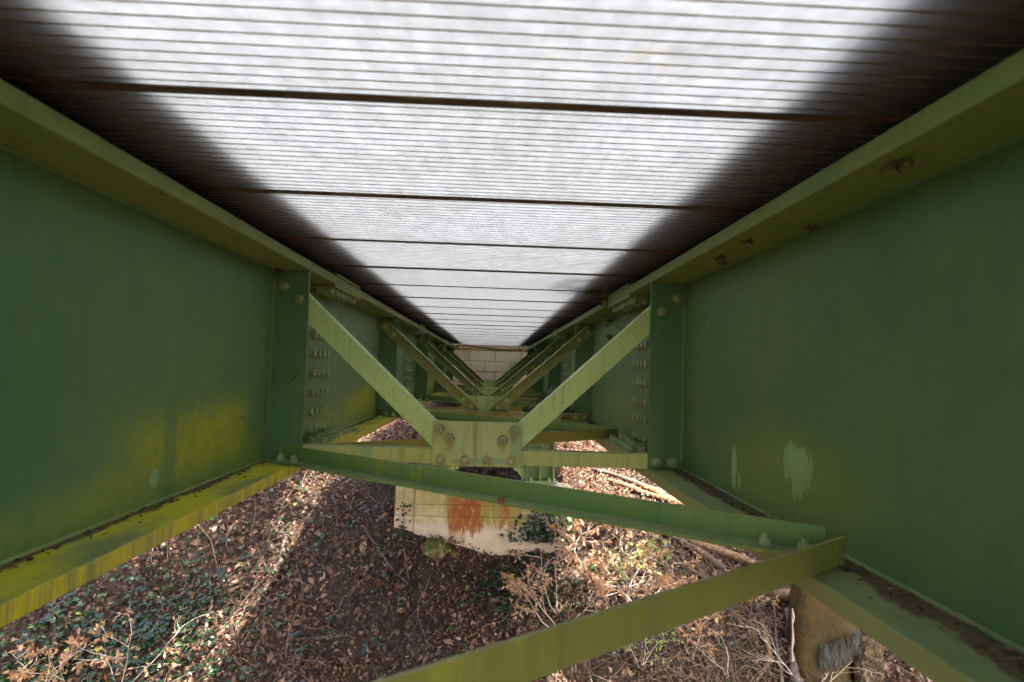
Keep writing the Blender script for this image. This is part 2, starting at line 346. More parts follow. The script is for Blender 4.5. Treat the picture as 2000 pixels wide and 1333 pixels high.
c_ = t.cr(n1, [(.25, (.012, .008, .006)), (.45, (.034, .023, .016)), (.6, (.075, .047, .030)), (.8, (.15, .10, .066))])
c_ = t.mix(t.ramp(n2, .5, .75, 0, .4), c_, (.05, .038, .028))
M['soil'] = t.bsdf(c_, .9, .15, t.bump(t.m_('ADD', n1, t.noise(130, 4, .7)), .9, .03))
tag(soup('ground', np.stack([X.ravel(), Y.ravel(), Z.ravel()], 1), F, M['soil'], smooth=True), 'steep brown woodland bank under the bridge', kind='structure')

# ---------------------------------------------------------------- footbridge
YF = [2.0415 + 1.884 * i for i in range(5)]          # the five cross frames in view
CX = -.05; XW = (-.80, .70); ZT, ZB = .332, -.344; FH = .135; FT = .034; Y0, Y1 = -1.30, 10.24
BR = thing('footbridge', (CX, 4.62, -.91), 'green steel plate girder footbridge with translucent ribbed deck, seen from underneath', 'footbridge')

def bolt_mesh(name, kind, mat, r=.0145):
    """axis +z, seated at z=0"""
    mb = MB()
    def cyl(r, z0, z1, n, rot=0, r2=None):
        r2 = r2 or r; a = [(r * math.cos(rot + 2 * math.pi * k / n), r * math.sin(rot + 2 * math.pi * k / n), z0) for k in range(n)]
        b = [(r2 * math.cos(rot + 2 * math.pi * k / n), r2 * math.sin(rot + 2 * math.pi * k / n), z1) for k in range(n)]
        mb.add(a + b, [(k, (k + 1) % n, n + (k + 1) % n, n + k) for k in range(n)] + [tuple(range(n, 2 * n))])
    if kind == 'nut':
        cyl(r * 1.15, 0, .0035, 14); nf = len(mb.f); cyl(r * .90, .0035, .0035 + r * .95, 6, .3, r * .80); cyl(r * .46, .0035 + r * .95, .0035 + r * 1.5, 10, 0, r * .42); mb.mi = [1] * nf + [0] * (len(mb.f) - nf - 1) + [1]
    elif kind == 'hex':
        cyl(r * 1.15, 0, .004, 12); cyl(r, .004, .004 + r * 1.05, 6, .2, r * .96)
    elif kind == 'dome':
        rr = r * .92; pr = [(1, 0), (.98, .25), (.85, .5), (.55, .68), (.2, .74)]
        n = 12
        for (a, za), (b, zb) in zip(pr[:-1], pr[1:]):
            va = [(rr * a * math.cos(2 * math.pi * k / n), rr * a * math.sin(2 * math.pi * k / n), rr * za) for k in range(n)]
            vb = [(rr * b * math.cos(2 * math.pi * k / n), rr * b * math.sin(2 * math.pi * k / n), rr * zb) for k in range(n)]
            mb.add(va + vb, [(k, (k + 1) % n, n + (k + 1) % n, n + k) for k in range(n)] + ([tuple(range(n, 2 * n))] if b == .2 else []))
    else:   # flat round head
        cyl(r * .95, 0, r * .45, 12, 0, r * .82)
    me = bpy.data.meshes.new(name); me.from_pydata(mb.v, [], mb.f); me.materials.append(mat); me.materials.append(M['washer'])
    if kind == 'nut': me.polygons.foreach_set('material_index', mb.mi)
    me.update(); return me
BM = {k: bolt_mesh('bolt', a, M[b], c) for k, (a, b, c) in dict(nut=('nut', 'bolt', .0175), dnut=('nut', 'bolt_green', .0165), dome=('dome', 'bolt', .0165),
      hex=('hex', 'bolt_green', .0165), hexb=('hex', 'bolt_brown', .0185), head=('flat', 'brace', .0145), rhead=('flat', 'rusty', .014), lat=('nut', 'bolt_green', .015)).items()}
def bolt(kind, p, n, parent):
    o = bpy.data.objects.new('bolt', BM[kind]); COL.objects.link(o); o.parent = parent
    q = Vector(n).to_track_quat('Z', 'Y'); o.rotation_mode = 'QUATERNION'
    o.rotation_quaternion = q @ Matrix.Rotation(random.uniform(0, 1.05), 3, 'Z').to_quaternion()
    o.location = p; s = random.uniform(.95, 1.05); o.scale = (s, s, s); return o

SPL = [2.57, 5.25, 7.93]
for side in (-1, 1):
    xw = XW[0] if side < 0 else XW[1]; s = -side        # s points to the bridge's middle
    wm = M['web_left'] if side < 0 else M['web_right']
    fm = M['bflange_left'] if side < 0 else M['bflange_right']
    g = MB().box(xw - .006, xw + .006, Y0, Y1, ZB, ZT)
    for z, dz in ((ZT, -1), (ZB, 1)):                   # fillet welds
        g.prism([(0.0005, .0005), (.006, .0005), (.004, .003), (.0005, .006)], (xw + s * .006, Y0 + .01, z), (xw + s * .006, Y1 - .01, z), (s, 0, 0), (0, 0, dz))
    # the web is a fine grid so the plate can be slightly wavy like welded plate
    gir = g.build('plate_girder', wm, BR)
    gir['label'] = 'green plate girder with bright yellow green algae along its foot' if side < 0 else 'dark green plate girder with flaked pale green patches'
    MB().box(xw - FH, xw + FH, Y0, Y1, ZT, ZT + FT).build('top_flange', M['flange_top'], gir, bevel=.003)
    MB().box(xw - FH, xw + FH, Y0, Y1, ZB - FT, ZB).build('bottom_flange', fm, gir, bevel=.003)
    MB().box(xw - .05, xw + .05, Y0, Y1, ZT + FT, .414).build('bearing_strip', M['rubber'], gir)
    for i, y in enumerate([YF[0] - 1.884] + YF):
        xa = xw + s * .0065; xb = xw + s * (FH - .004)
        st = MB().box(min(xa, xb), max(xa, xb), y - .012, y, ZB + .001, ZT - .001)
        for yy, dy in ((y - .012, -1), (y, 1)):
            st.prism([(0.0005, .0005), (.009, .0005), (.005, .005), (.0005, .009)], (xa, yy, ZB + .02), (xa, yy, ZT - .02), (s, 0, 0), (0, dy, 0))
        so = st.build('stiffener', M['stiff'], gir, bevel=.0015)
        if i == 1:
            pts = [(-.755, .274), (-.698, .225)] if side < 0 else [(.664, .277), (.606, .224)]
            for x, z in pts: bolt('dnut', (x, y - .012, z), (0, -1, 0), gir)
            for x in ((.595, .653) if side > 0 else (-.679,)): bolt('dnut', (x, y - .012, -.320), (0, -1, 0), gir)
    for k, ys in enumerate(SPL):
        MB().box(min(xw + s * .006, xw + s * .014), max(xw + s * .006, xw + s * .014), ys - .2, ys + .2, -.315, .25).build('splice_plate', wm, gir, bevel=.001)
        xi, xo = xw + s * .025, xw + s * (FH + .001)
        MB().box(min(xi, xo), max(xi, xo), ys - .225, ys + .225, ZB, ZB + .014).build('splice_plate', fm, gir, bevel=.001)
        MB().box(min(xi, xo), max(xi, xo), ys - .225, ys + .225, ZT - .014, ZT).build('splice_plate', M['flange_top'], gir, bevel=.001)
        MB().box(xw - FH - .003, xw + FH + .003, ys - .205, ys + .205, ZT + FT, ZT + FT + .014).build('splice_plate', M['flange_top'], gir, bevel=.001)
        far = MB() if k == 2 else None
        for j in range(4):
            for r in range(7):
                p = (xw + s * .014, ys - .125 + j * .065, -.29 + r * .083)
                if far is None: bolt('hexb' if r > 1 else 'hex', p, (s, 0, 0), gir)
                else: far.prism([(-.014, -.008), (0, -.016), (.014, -.008), (.014, .008), (0, .016), (-.014, .008)], p, (p[0] + s * .02, p[1], p[2]), (0, 1, 0), (0, 0, 1))
        for xx in (.055, .105):
            for j in range(6):
                yb = ys - .185 + j * .074
                for z, dz, kd in ((ZB + .014, 1, 'hex'), (ZT - .014, -1, 'hex')):
                    if far is None: bolt(kd, (xw + s * xx, yb, z), (0, 0, dz), gir)
                    else: far.prism([(-.014, -.008), (0, -.016), (.014, -.008), (.014, .008), (0, .016), (-.014, .008)], (xw + s * xx, yb, z), (xw + s * xx, yb, z + dz * .02), (1, 0, 0), (0, 1, 0))
        if far: tag(far.build('bolt_group', M['bolt_brown'], gir), kind='stuff')
    # crumbs of leaf and grit lying in the corner of the lower flange
    n = 1700 if side > 0 else 1000; yy = rng.uniform(.3, 10, n) ** 1.0; dd = np.abs(rng.normal(0, .03, n)) + .008; keep = dd < FH - .012
    yy, dd = yy[keep], dd[keep]; n = len(yy); ctr = np.stack([xw + s * dd, yy, np.full(n, ZB + .002)], 1)
    ang = rng.uniform(0, 6.28, n); L = rng.uniform(.002, .008, n); w = L * rng.uniform(.25, .8, n)
    dx = np.stack([np.cos(ang) * L, np.sin(ang) * L, rng.uniform(-.0015, .003, n)], 1); dyv = np.stack([-np.sin(ang) * w, np.cos(ang) * w, rng.uniform(0, .003, n)], 1)
    V = np.stack([ctr - dx, ctr + dyv, ctr + dx, ctr - dyv], 1).reshape(-1, 3)
    tt = NT('flange_grit'); tt_m = tt.bsdf(tt.cr(tt.attr('tone')[2], [(0, (.03, .018, .011)), (.6, (.10, .062, .038)), (1, (.22, .15, .09))]), .85, .15)
    tag(soup('grit', V, np.arange(4 * n).reshape(n, 4), tt_m, gir, np.repeat(rng.uniform(0, 1, n), 4)), kind='stuff')
    if side < 0:
        MB_f = [(1.824, -.178, .016), (1.905, -.222, .020), (1.972, -.262, .016), (1.39, -.29, .010), (1.85, -.195, .012)]
        for yv, zv, sz in MB_f:
            sz *= .62
            f_ = MB(); x0 = xw + .0065
            f_.add([(x0, yv - sz * .5, zv + sz), (x0 + .0005, yv + sz * .4, zv + sz * .8), (x0 + .012, yv + sz * .5, zv - sz * .2), (x0 + .016, yv - sz * .1, zv - sz * .9), (x0 + .006, yv - sz * .6, zv - sz * .3)], [(0, 1, 2, 3, 4)])
            f_.build('paint_flake', M['stiff'], gir)

# cross frames ---------------------------------------------------
for i, y in enumerate(YF):
    front = (i == 0)
    gm = M['gusset']
    gp = MB().box(-.209, .111, y - .012, y - .002, -.348, -.192).build('gusset_plate', gm, BR, bevel=.0015)
    yb = (y + .0005) if front else (y - .0125); od = 1 if front else -1
    for sd in (-1, 1):
        def P(q, z): return (CX + sd * q, yb, z)          # q outward from the middle
        qa, za, sl, qb = (.698, .3145, .933, .07) if front else (.702, .3225, .885, .036)
        nn = math.sqrt(1 + sl * sl); ca, sa = 1 / nn, sl / nn; L_ = lambda q: za - (qa - q) * sl
        mb = MB(); mb.angle(P(qa, L_(qa)), P(qb, L_(qb)), (sd * sa, 0, -ca), (0, od, 0), .072, .008, .065)
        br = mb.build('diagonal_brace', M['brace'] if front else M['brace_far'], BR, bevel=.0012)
        if not front:
            for q in (.676, .615, .125, .068):
                bolt('head', (CX + sd * (q + .038 * sa), yb - .008, L_(q) - .038 * ca), (0, -1, 0), br)
    ch = MB()
    x0, x1 = XW[0] + .032, XW[1] - .032
    ch.angle((x0, yb, -.292), (x1, yb, -.294), (0, 0, -1), (0, od, 0), .052, .006, .05)
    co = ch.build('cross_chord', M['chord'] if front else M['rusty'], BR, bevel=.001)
    if front:
        for x, z in ((-.185, -.220), (-.146, -.254), (.082, -.221), (.043, -.256)): bolt('nut', (x, y - .012, z), (0, -1, 0), gp)
        for x in (-.177, -.090, -.012, .074): bolt('dome', (x, y - .012, -.328), (0, -1, 0), gp)
    else:
        for x in (-.177, -.090, -.012, .074): bolt('rhead', (x, yb - .006, -.320), (0, -1, 0), co)
        for x in (x0 + .03, x0 + .09, x1 - .03, x1 - .09): bolt('head', (x, yb - .006, -.320), (0, -1, 0), co)

# lateral bracing in the plane of the lower flanges ---------------
def lateral(a, b, flip, mat, zb=ZB + .002):
    a, b = Vector((a[0], a[1], zb)), Vector((b[0], b[1], zb)); d = (b - a).normalized(); n = Vector((d.y, -d.x, 0))
    if n.y > 0: n = -n                    # towards the viewer
    mb = MB()
    if not flip: mb.angle(a, b, n, (0, 0, 1), .058, .007, .055)
    else: mb.angle(a, b, -n, (0, 0, 1), .055, .007, .050)
    o = mb.build('lateral_brace', mat, BR, bevel=.0012)
    for e, sg in ((a, 1), (b, -1)):
        for q in (.035, .105): bolt('lat', e + d * (sg * q) + (n if not flip else -n) * .032 + Vector((0, 0, .007)), (0, 0, 1), o)
    return o
for i, y in enumerate(YF):
    a1l = (-.735, y - .012); a1r = (.640, y - .942 - .03)
    lateral((-.728, y - .030), (.655, y - .955), False, M['lateral'])
    if True: lateral((.660, y - 1.005), (-.735, y - 1.93), True, M['lateral_olive'], ZB + .009 if False else ZB + .0025)

# deck -------------------------------------------------------------
PITCH = .5115; GAP = .022; HD = .42; XL, XR = CX - .90, CX + .90
def plank(y0):
    mb = MB(); a, b = y0 + .001, y0 + PITCH - .001
    # underside and top skins with closed ends
    mb.add([(XL, a, HD), (XR, a, HD), (XR, b, HD), (XL, b, HD)], [(0, 3, 2, 1)], 0)
    mb.add([(XL, a, HD + GAP), (XR, a, HD + GAP), (XR, b, HD + GAP), (XL, b, HD + GAP)], [(0, 1, 2, 3)], 1)
    mb.add([(XL, a, HD), (XR, a, HD), (XR, a, HD + GAP), (XL, a, HD + GAP), (XL, b, HD), (XR, b, HD), (XR, b, HD + GAP), (XL, b, HD + GAP)], [(0, 1, 2, 3), (5, 4, 7, 6), (4, 0, 3, 7), (1, 5, 6, 2)], 1)
    n = 19
    for k in range(1, n):
        yc = a + (b - a) * k / n; w = .0019
        mb.prism([(-w * 1.3, .0002), (-w, -.0006), (w, -.0006), (w * 1.3, .0002)], (XL + .002, yc, HD), (XR - .002, yc, HD), (0, 1, 0), (0, 0, 1), 3)
    for yc, w in ((a + .0045, .004), (b - .006, .0055)):
        mb.prism([(-w, .0002), (-w, -.003), (w, -.003), (w, .0002)], (XL + .002, yc, HD), (XR - .002, yc, HD), (0, 1, 0), (0, 0, 1), 2)
    return mb
pl0 = plank(.874).build('deck_plank', [M['sheet'], M['sheet_top'], M['joint'], M['rib']], BR)
for k in range(-4, 20):
    if k == 0: continue
    o = pl0.copy(); COL.objects.link(o); o.parent = BR; o.matrix_parent_inverse = Matrix.Translation(-ORG[BR.name]); o.location = (random.uniform(-.003, .003), k * PITCH, random.uniform(-.0012, .0012)); o.rotation_euler = (0, 0, random.uniform(-.0007, .0007))
for sx in (-1, 1):
    xa, xb = CX + sx * .50, CX + sx * .90
    MB().box(min(xa, xb), max(xa, xb), .874 - 4 * PITCH, .874 + 18 * PITCH, HD + GAP + .004, HD + GAP + .044).build('edge_board', M['kerb'], BR)

# steel pier frame ---------------------------------------------------
YP = 4.62
for xc in (-.462, .402):
    mb = MB(); w = .112; d = .085
    mb.box(xc - w, xc - w + .010, YP - d, YP + d, -.885, -.418).box(xc + w - .010, xc + w, YP - d, YP + d, -.885, -.418)
    mb.box(xc - w + .010, xc + w - .010, YP - .004, YP + .004, -.885, -.418)
    pc = mb.build('pier_column', M['column'], BR, bevel=.001)
    MB().box(xc - .005, xc + .005, YP - d, YP - .0045, -.885, -.62).build('fin_plate', M['column'], pc)
    MB().box(xc - w - .02, xc + w + .02, YP - d - .02, YP + d + .02, -.900, -.885).build('base_plate', M['column'], pc, bevel=.002)
    for dx in (-.075, .075): bolt('hex', (xc + dx, YP - d + .015, -.885), (0, 0, 1), pc)
    sg = 1 if xc < 0 else -1; xk = xc + sg * w
    kp = MB().prism([(0, 0), (.115, 0), (.09, -.015), (.012, -.105), (0, -.105)], (xk + sg * .0005, YP - .006, -.7905), (xk + sg * .0005, YP + .006, -.7905), (sg, 0, 0), (0, 0, 1)).build('knee_plate', M['chord'], pc)
    for q, z in ((.02, -.02), (.05, -.022), (.085, -.018), (.02, -.055), (.02, -.09)): bolt('head', (xk + sg * q, YP - .006, -.7905 + z), (0, -1, 0), pc)
MB().box(-.349, .289, YP - .05, YP + .05, -.79, -.62).build('pier_crossbeam', M['column'], BR)
MB().box(-.95, .85, YP - .11, YP + .11, -.418, ZB - FT).build('crosshead', M['column'], BR)

for xc in (-.462, .402):  # unseen pier added where the bridge is cut short to admit sky light
    MB().box(xc - .112, xc - .102, -1.0, -.83, -4.6, -.418).box(xc + .102, xc + .112, -1.0, -.83, -4.6, -.418).box(xc - .102, xc + .102, -.92, -.91, -4.6, -.418).build('pier_column', M['column'], BR)
MB().box(-.95, .85, -1.03, -.80, -.418, ZB - FT).build('crosshead', M['column'], BR)

# ---------------------------------------------------------------- concrete footing
def rough_grid(x0, x1, z0, z1, y, n, m, amp):
    pass
t = NT('stained_concrete'); c = t.xyz()
n1 = t.noise(5, 6, .65); st = t.noise(1, 6, .65, aniso=(30, 30, 2.2)); f = t.noise(120, 4, .7)
col = t.cr(t.m_('ADD', t.m_('MULTIPLY', n1, .55), t.m_('MULTIPLY', f, .45)), [(.34, (.24, .165, .09)), (.5, (.50, .375, .225)), (.66, (.66, .53, .36))])
low = t.ramp(t.m_('ADD', c[2], t.m_('MULTIPLY', t.m_('SUBTRACT', t.noise(6, 5, .6), .5), .12)), -1.20, -1.23)
col = t.mix(t.m_('MULTIPLY', low, .55), col, (.50, .39, .275))
col = t.mix(t.m_('MULTIPLY', t.ramp(st, .40, .62), t.ramp(c[2], -1.28, -1.05, 0, .85)), col, (.30, .27, .06))
def rustband(x0, x1, z0, z1):
    xw_ = t.m_('ADD', c[0], t.m_('MULTIPLY', t.m_('SUBTRACT', t.noise(1, 6, .75, aniso=(30, 30, 9)), .5), .16))
    xm = t.m_('MULTIPLY', t.ramp(xw_, x0 - .035, x0 + .035), t.ramp(xw_, x1 + .035, x1 - .035))
    zz = t.m_('ADD', c[2], t.m_('MULTIPLY', t.m_('SUBTRACT', st, .5), .32))
    return t.m_('MULTIPLY', xm, t.ramp(zz, z0 - .012, z0 + .012))
oc = t.m_('MAXIMUM', rustband(-.34, .28, -1.20, 0), t.m_('MAXIMUM', rustband(-.32, -.02, -1.25, 0), rustband(.04, .27, -1.23, 0)))
col = t.mix(t.m_('MULTIPLY', oc, t.ramp(t.noise(1, 6, .7, aniso=(60, 60, 7)), .38, .5, .25, .95)), col, t.mix(t.ramp(n1, .4, .6), (.27, .19, .05), (.23, .21, .04)))
rs = t.m_('MAXIMUM', rustband(-.31, -.05, -1.285, 0), t.m_('MAXIMUM', rustband(-.305, -.265, -1.40, 0), t.m_('MAXIMUM', rustband(.10, .16, -1.24, 0), rustband(-.215, -.195, -1.38, 0))))
rs = t.m_('MULTIPLY', t.m_('MULTIPLY', rs, t.ramp(c[2], -.96, -1.06)), t.ramp(t.noise(1, 6, .75, aniso=(50, 50, 22)), .36, .48))
col = t.mix(t.m_('MULTIPLY', rs, .95), col, t.mix(t.ramp(t.noise(15, 4), .4, .65), (.25, .062, .014), (.31, .105, .026)))
wz = t.m_('ADD', c[2], t.m_('MULTIPLY', t.m_('SUBTRACT', t.noise(3, 3), .5), .006))
for zz in (-1.079, -1.169): col = t.mix(t.m_('MULTIPLY', t.ramp(t.m_('ABSOLUTE', t.m_('SUBTRACT', wz, zz)), .0045, .0015), t.ramp(n1, .35, .6, .1, .55)), col, (.13, .095, .055))
col = t.mix(t.m_('MULTIPLY', t.ramp(t.m_('ABSOLUTE', t.m_('SUBTRACT', c[0], -.582)), .010, .002), t.ramp(n1, .35, .6, .2, .7)), col, (.14, .10, .06))
bl = t.m_('MULTIPLY', t.ramp(t.noise(45, 4, .6), .66, .72), .6)
col = t.mix(bl, col, (.05, .04, .03))
M['concrete'] = t.bsdf(col, .88, .2, t.bump(t.m_('ADD', n1, t.m_('MULTIPLY', f, .5)), .7, .02))
FO = thing('concrete_footing', (-.03, 4.64, -1.45), 'rust streaked pale concrete footing block under the steel pier columns', 'footing')
def footing():
    # poured block, its front face a displaced sheet with recessed shutter lines
    xs = np.unique(np.concatenate([np.linspace(-.735, .665, 57), [-.59, -.586, -.578, -.574]])); zs = np.unique(np.concatenate([np.linspace(-1.75, -.945, 40), [-1.075, -1.079, -1.083, -1.165, -1.169, -1.173]]))
    V = []; mb = MB()
    for z in zs:
        for x in xs:
            y = 4.49 + .004 * math.sin(9 * x + 4 * z) + random.uniform(-.0012, .0012)
            if abs(z + 1.079) < .002 or abs(z + 1.169) < .002 and x < .7: y += .006
            if -.587 < x < -.577 and z > -1.25: y += .008
            if x < -.582 : y += .004
            if z < -1.2 + .02 * math.sin(7 * x): y -= .012
            ex = min(x + .735, .665 - x, -.945 - z)
            if ex < .02: y += .5 * (.02 - ex) * random.uniform(.2, 1)
            V.append((x, y, z))
    n = len(xs); m = len(zs)
    mb.add(V, [(j * n + i, j * n + i + 1, (j + 1) * n + i + 1, (j + 1) * n + i) for j in range(m - 1) for i in range(n - 1)])
    fr = [V[(m - 1) * n + i] for i in range(n)]; bk = [(p[0], 4.79, -.945 + random.uniform(-.004, .004)) for p in fr]
    mb.add(fr + bk, [(i, i + 1, n + i + 1, n + i) for i in range(n - 1)])
    for col_i, rev in ((0, False), (n - 1, True)):
        L = [V[j * n + col_i] for j in range(m)]; B = [(p[0], 4.79, p[2]) for p in L]
        mb.add(L + B, [((j, j + 1, m + j + 1, m + j) if not rev else (j + 1, j, m + j, m + j + 1)) for j in range(m - 1)])
    mb.add([(-.735, 4.79, -1.75), (.665, 4.79, -1.75), (.665, 4.79, -.945), (-.735, 4.79, -.945)], [(1, 0, 3, 2)])
    mb.build('footing_block', M['concrete'], FO)
    for xc in (-.462, .402):
        q = MB(); rings = []
        for rx, ry, z in ((.185, .150, -.945), (.178, .146, -.93), (.158, .125, -.9135), (.14, .11, -.9005)):
            rings.append([(xc + rx * math.copysign(abs(math.cos(a)) ** .6, math.cos(a)) * random.uniform(.97, 1.03), YP + .01 + ry * math.copysign(abs(math.sin(a)) ** .6, math.sin(a)) * random.uniform(.97, 1.03), z) for a in [2 * math.pi * k / 20 for k in range(20)]])
        V = sum(rings, []); fs = [(r * 20 + k, r * 20 + (k + 1) % 20, (r + 1) * 20 + (k + 1) % 20, (r + 1) * 20 + k) for r in range(3) for k in range(20)] + [tuple(range(60, 80))]
        q.add(V, fs).build('mortar_plinth', plain('mortar', [(.3, (.26, .23, .18)), (.6, (.42, .38, .31)), (.8, (.52, .48, .40))], 25, .9), FO, smooth=True)
footing()

# ---------------------------------------------------------------- abutment wall
t = NT('buff_concrete_block'); oi = t.n.new('ShaderNodeObjectInfo').outputs['Random']
n1 = t.noise(7, 6, .65); f = t.noise(110, 4, .7)
col = t.cr(t.m_('ADD', t.m_('MULTIPLY', n1, .55), t.m_('ADD', t.m_('MULTIPLY', f, .3), t.m_('MULTIPLY', oi, .15))), [(.3, (.58, .49, .34)), (.5, (.70, .61, .45)), (.72, (.78, .70, .56))])
col = t.mix(t.ramp(t.noise(2.3, 5, .6), .55, .75, 0, .5), col, (.30, .28, .24))
col = t.mix(t.ramp(t.noise(3, 6, .7, aniso=(1, 1, .4)), .62, .8, 0, .6), col, (.14, .11, .07))
M['block'] = t.bsdf(col, .9, .15, t.bump(t.m_('ADD', f, n1), .4, .006))
M['mortar_dark'] = plain('dark_mortar', [(.3, (.05, .04, .03)), (.7, (.13, .105, .08))], 40, .95)
t = NT('crusty_mortar'); n1 = t.noise(48, 6, .75)
M['crust'] = t.bsdf(t.cr(n1, [(.32, (.10, .07, .04)), (.5, (.45, .33, .19)), (.7, (.66, .52, .33))]), .95, .1, t.bump(n1, .9, .02))
AB = thing('abutment_wall', (0, 10.4, -.45), 'buff concrete block end wall at the far end of the bridge', 'wall')
YW = 10.30
core = MB().box(-2.6, 2.5, YW + .012, YW + .5, -.9, .318).build('mortar_core', M['mortar_dark'], AB)
blk = {}
def block(w, h):
    k = (round(w, 3), h)
    if k not in blk:
        mb = MB().box(-w / 2, w / 2, 0, .03, -h / 2, h / 2); o = mb.build('block', M['block'], AB, bevel=.004); blk[k] = o.data; return o
    o = bpy.data.objects.new('block', blk[k]); COL.objects.link(o); o.parent = AB; o.matrix_parent_inverse = Matrix.Translation(-ORG[AB.name])
    b = o.modifiers.new('bevel', 'BEVEL'); b.width = .004; b.segments = 2
    return o
BW, BH = .468, .192; z = .322; row = 0
while z > -.30:
    x = -.432 - BW * 2 if row % 2 == 0 else -.174 - BW * 3 + .02
    while x < 1.6:
        o = block(BW - .008, BH - .007); o.location = (x + BW / 2 + random.uniform(-.002, .002), YW - .002 + random.uniform(-.004, .004), z - BH / 2); x += BW
    z -= BH; row += 1
cr = MB(); n = 90
xs = np.linspace(-1.2, 1.1, n); 
for j, (zz, dy) in enumerate(((.326, -.02), (.36, -.04), (.395, -.035), (.418, -.03), (.46, -.03))):
    for x in xs: cr.v.append((x, YW + dy + random.uniform(-.012, .012), zz + (random.uniform(-.008, .008) if j < 3 else 0)))
for j in range(4):
    for i in range(n - 1): cr.f.append((j * n + i, j * n + i + 1, (j + 1) * n + i + 1, (j + 1) * n + i)); cr.mi.append(0)
cr.v += [(x, YW + .012, .319) for x in xs]
for i in range(n - 1): cr.f.append((5 * n + i, 5 * n + i + 1, i + 1, i)); cr.mi.append(0)
cr.build('mortar_bed', M['crust'], AB)
MB().box(-2.6, 2.5, 9.80, YW + .010, -.95, ZB - FT - .03).build('bearing_shelf', M['concrete'], AB, bevel=.01)
for xw in XW: MB().box(xw - .11, xw + .11, 9.9, 10.2, ZB - FT - .0295, ZB - FT - .0005).build('bearing_pad', M['rubber'], AB)
MB().box(-2.6, 2.5, 11.12, 13.5, HD, .56).build('approach_slab', M['concrete'], AB)
pts = [(-.72, 9.75, .36), (-.55, 9.72, .385), (-.34, 9.70, .37), (-.10, 9.72, .345), (.12, 9.82, .325), (.28, 9.95, .330), (.5, 10.05, .36)]
tag(MB().tube(pts, [.009] * len(pts), 6).build('shadow_line', M['rubber']), 'dark sagging shadow line at the far deck end, modelled as a tube', 'shadow_line')  # thin dark tube standing in for a shadow line along the capping

# ---------------------------------------------------------------- leaf litter
def leaf_geo(n, cx, cyy, L, W, tilt, lift, curl, seedpts=None):
    """curled pointed leaves: 3x3-ish strips, 4 quads each"""
    eps = .02
    z = gz(cx, cyy); nxv = -(gz(cx + eps, cyy) - gz(cx - eps, cyy)) / (2 * eps); nyv = -(gz(cx, cyy + eps) - gz(cx, cyy - eps)) / (2 * eps)
    N = np.stack([nxv, nyv, np.ones(n)], 1); N += rng.normal(0, tilt, (n, 3)); N /= np.linalg.norm(N, axis=1)[:, None]
    A = rng.normal(0, 1, (n, 3)); A -= (A * N).sum(1)[:, None] * N; A /= np.linalg.norm(A, axis=1)[:, None]; B = np.cross(N, A)
    C = np.stack([cx, cyy, z + lift], 1)
    u = np.array([-1, -.35, .35, 1.0]); hw = np.array([.10, .95, .85, .04])
    cur = rng.normal(0, curl, n)[:, None]; fold = rng.uniform(.05, .6, n)[:, None]; side = rng.uniform(.7, 1.3, (n, 1))
    V = np.zeros((n, 12, 3))
    for i in range(4):
        a = u[i] * L; up = cur[:, 0] * L * (u[i] ** 2) * .8
        w = hw[i] * W
        base = C + A * a[:, None] + N * up[:, None]
        V[:, i * 3 + 0] = base - B * w[:, None] + N * (w * fold[:, 0])[:, None]
        V[:, i * 3 + 1] = base
        V[:, i * 3 + 2] = base + B * (w * side[:, 0])[:, None] + N * (w * fold[:, 0])[:, None]
    q = []
    for i in range(3):
        for j in range(2): q.append((i * 3 + j, i * 3 + j + 1, i * 3 + j + 4, i * 3 + j + 3))
    q = np.array(q); F = (np.arange(n)[:, None, None] * 12 + q[None]).reshape(-1, 4)
    return V.reshape(-1, 3), F
t = NT('dead_leaf'); a = t.attr('tone')[2]
col = t.cr(a, [(0, (.012, .006, .004)), (.25, (.038, .016, .009)), (.45, (.080, .036, .018)), (.62, (.13, .062, .032)), (.78, (.195, .110, .064)), (.92, (.26, .175, .12)), (1, (.26, .085, .018))])
col = t.mix(t.ramp(t.noise(55, 4, .6), .35, .7, 0, .35), col, (.06, .034, .02))
M['leaf'] = t.bsdf(col, .42, .36, trans=(.18, t.mix(1, col, (1.5, .9, .55), 'MULTIPLY')))
n = 165000
cx = rng.uniform(-4.2, 4.0, n); cyy = 1.6 + (rng.uniform(0, 1, n) ** 1.25) * 8.2
keep = ~((np.abs(cx + .035) < .71) & (cyy > 4.47) & (cyy < 4.8)) & (np.abs(cx) < 1.0 + .95 * (cyy - .6))
# bare patches of soil
bare = (np.exp(-((cx - 1.72) ** 2 / .05 + (cyy - 3.68) ** 2 / .02)) + np.exp(-((cx + .98) ** 2 / .03 + (cyy - 4.95) ** 2 / .05)) + .6 * np.exp(-((cx + .55) ** 2 / .04 + (cyy - 3.75) ** 2 / .03))) 
bare += .75 * np.clip(np.sin(4.3 * cx + 1.7 * np.sin(3.1 * cyy)) * np.sin(5.2 * cyy + 1.9 * np.sin(2.7 * cx)) - .35, 0, 1) * 1.4
keep &= rng.uniform(0, 1, n) > bare
cx, cyy = cx[keep], cyy[keep]; n = len(cx)
L = rng.lognormal(math.log(.0135), .42, n); Wd = L * rng.uniform(.28, .62, n)
V, F = leaf_geo(n, cx, cyy, L, Wd, .72, rng.uniform(.0, .05, n), .95)
dr = np.sin(3.1 * cx + 1.3 * np.sin(2.2 * cyy)) * np.sin(3.7 * cyy + 1.1 * np.sin(2.9 * cx) + 1) + .5 * np.sin(8.3 * cx + 2) * np.sin(7.1 * cyy + np.sin(5 * cx))
tone = np.clip(rng.beta(2.2, 2.4, n) + .13 * dr, 0, 1)
tag(soup('leaf_litter', V, F, M['leaf'], None, np.repeat(tone, 12)), 'brown leaf litter covering the bank', kind='stuff')

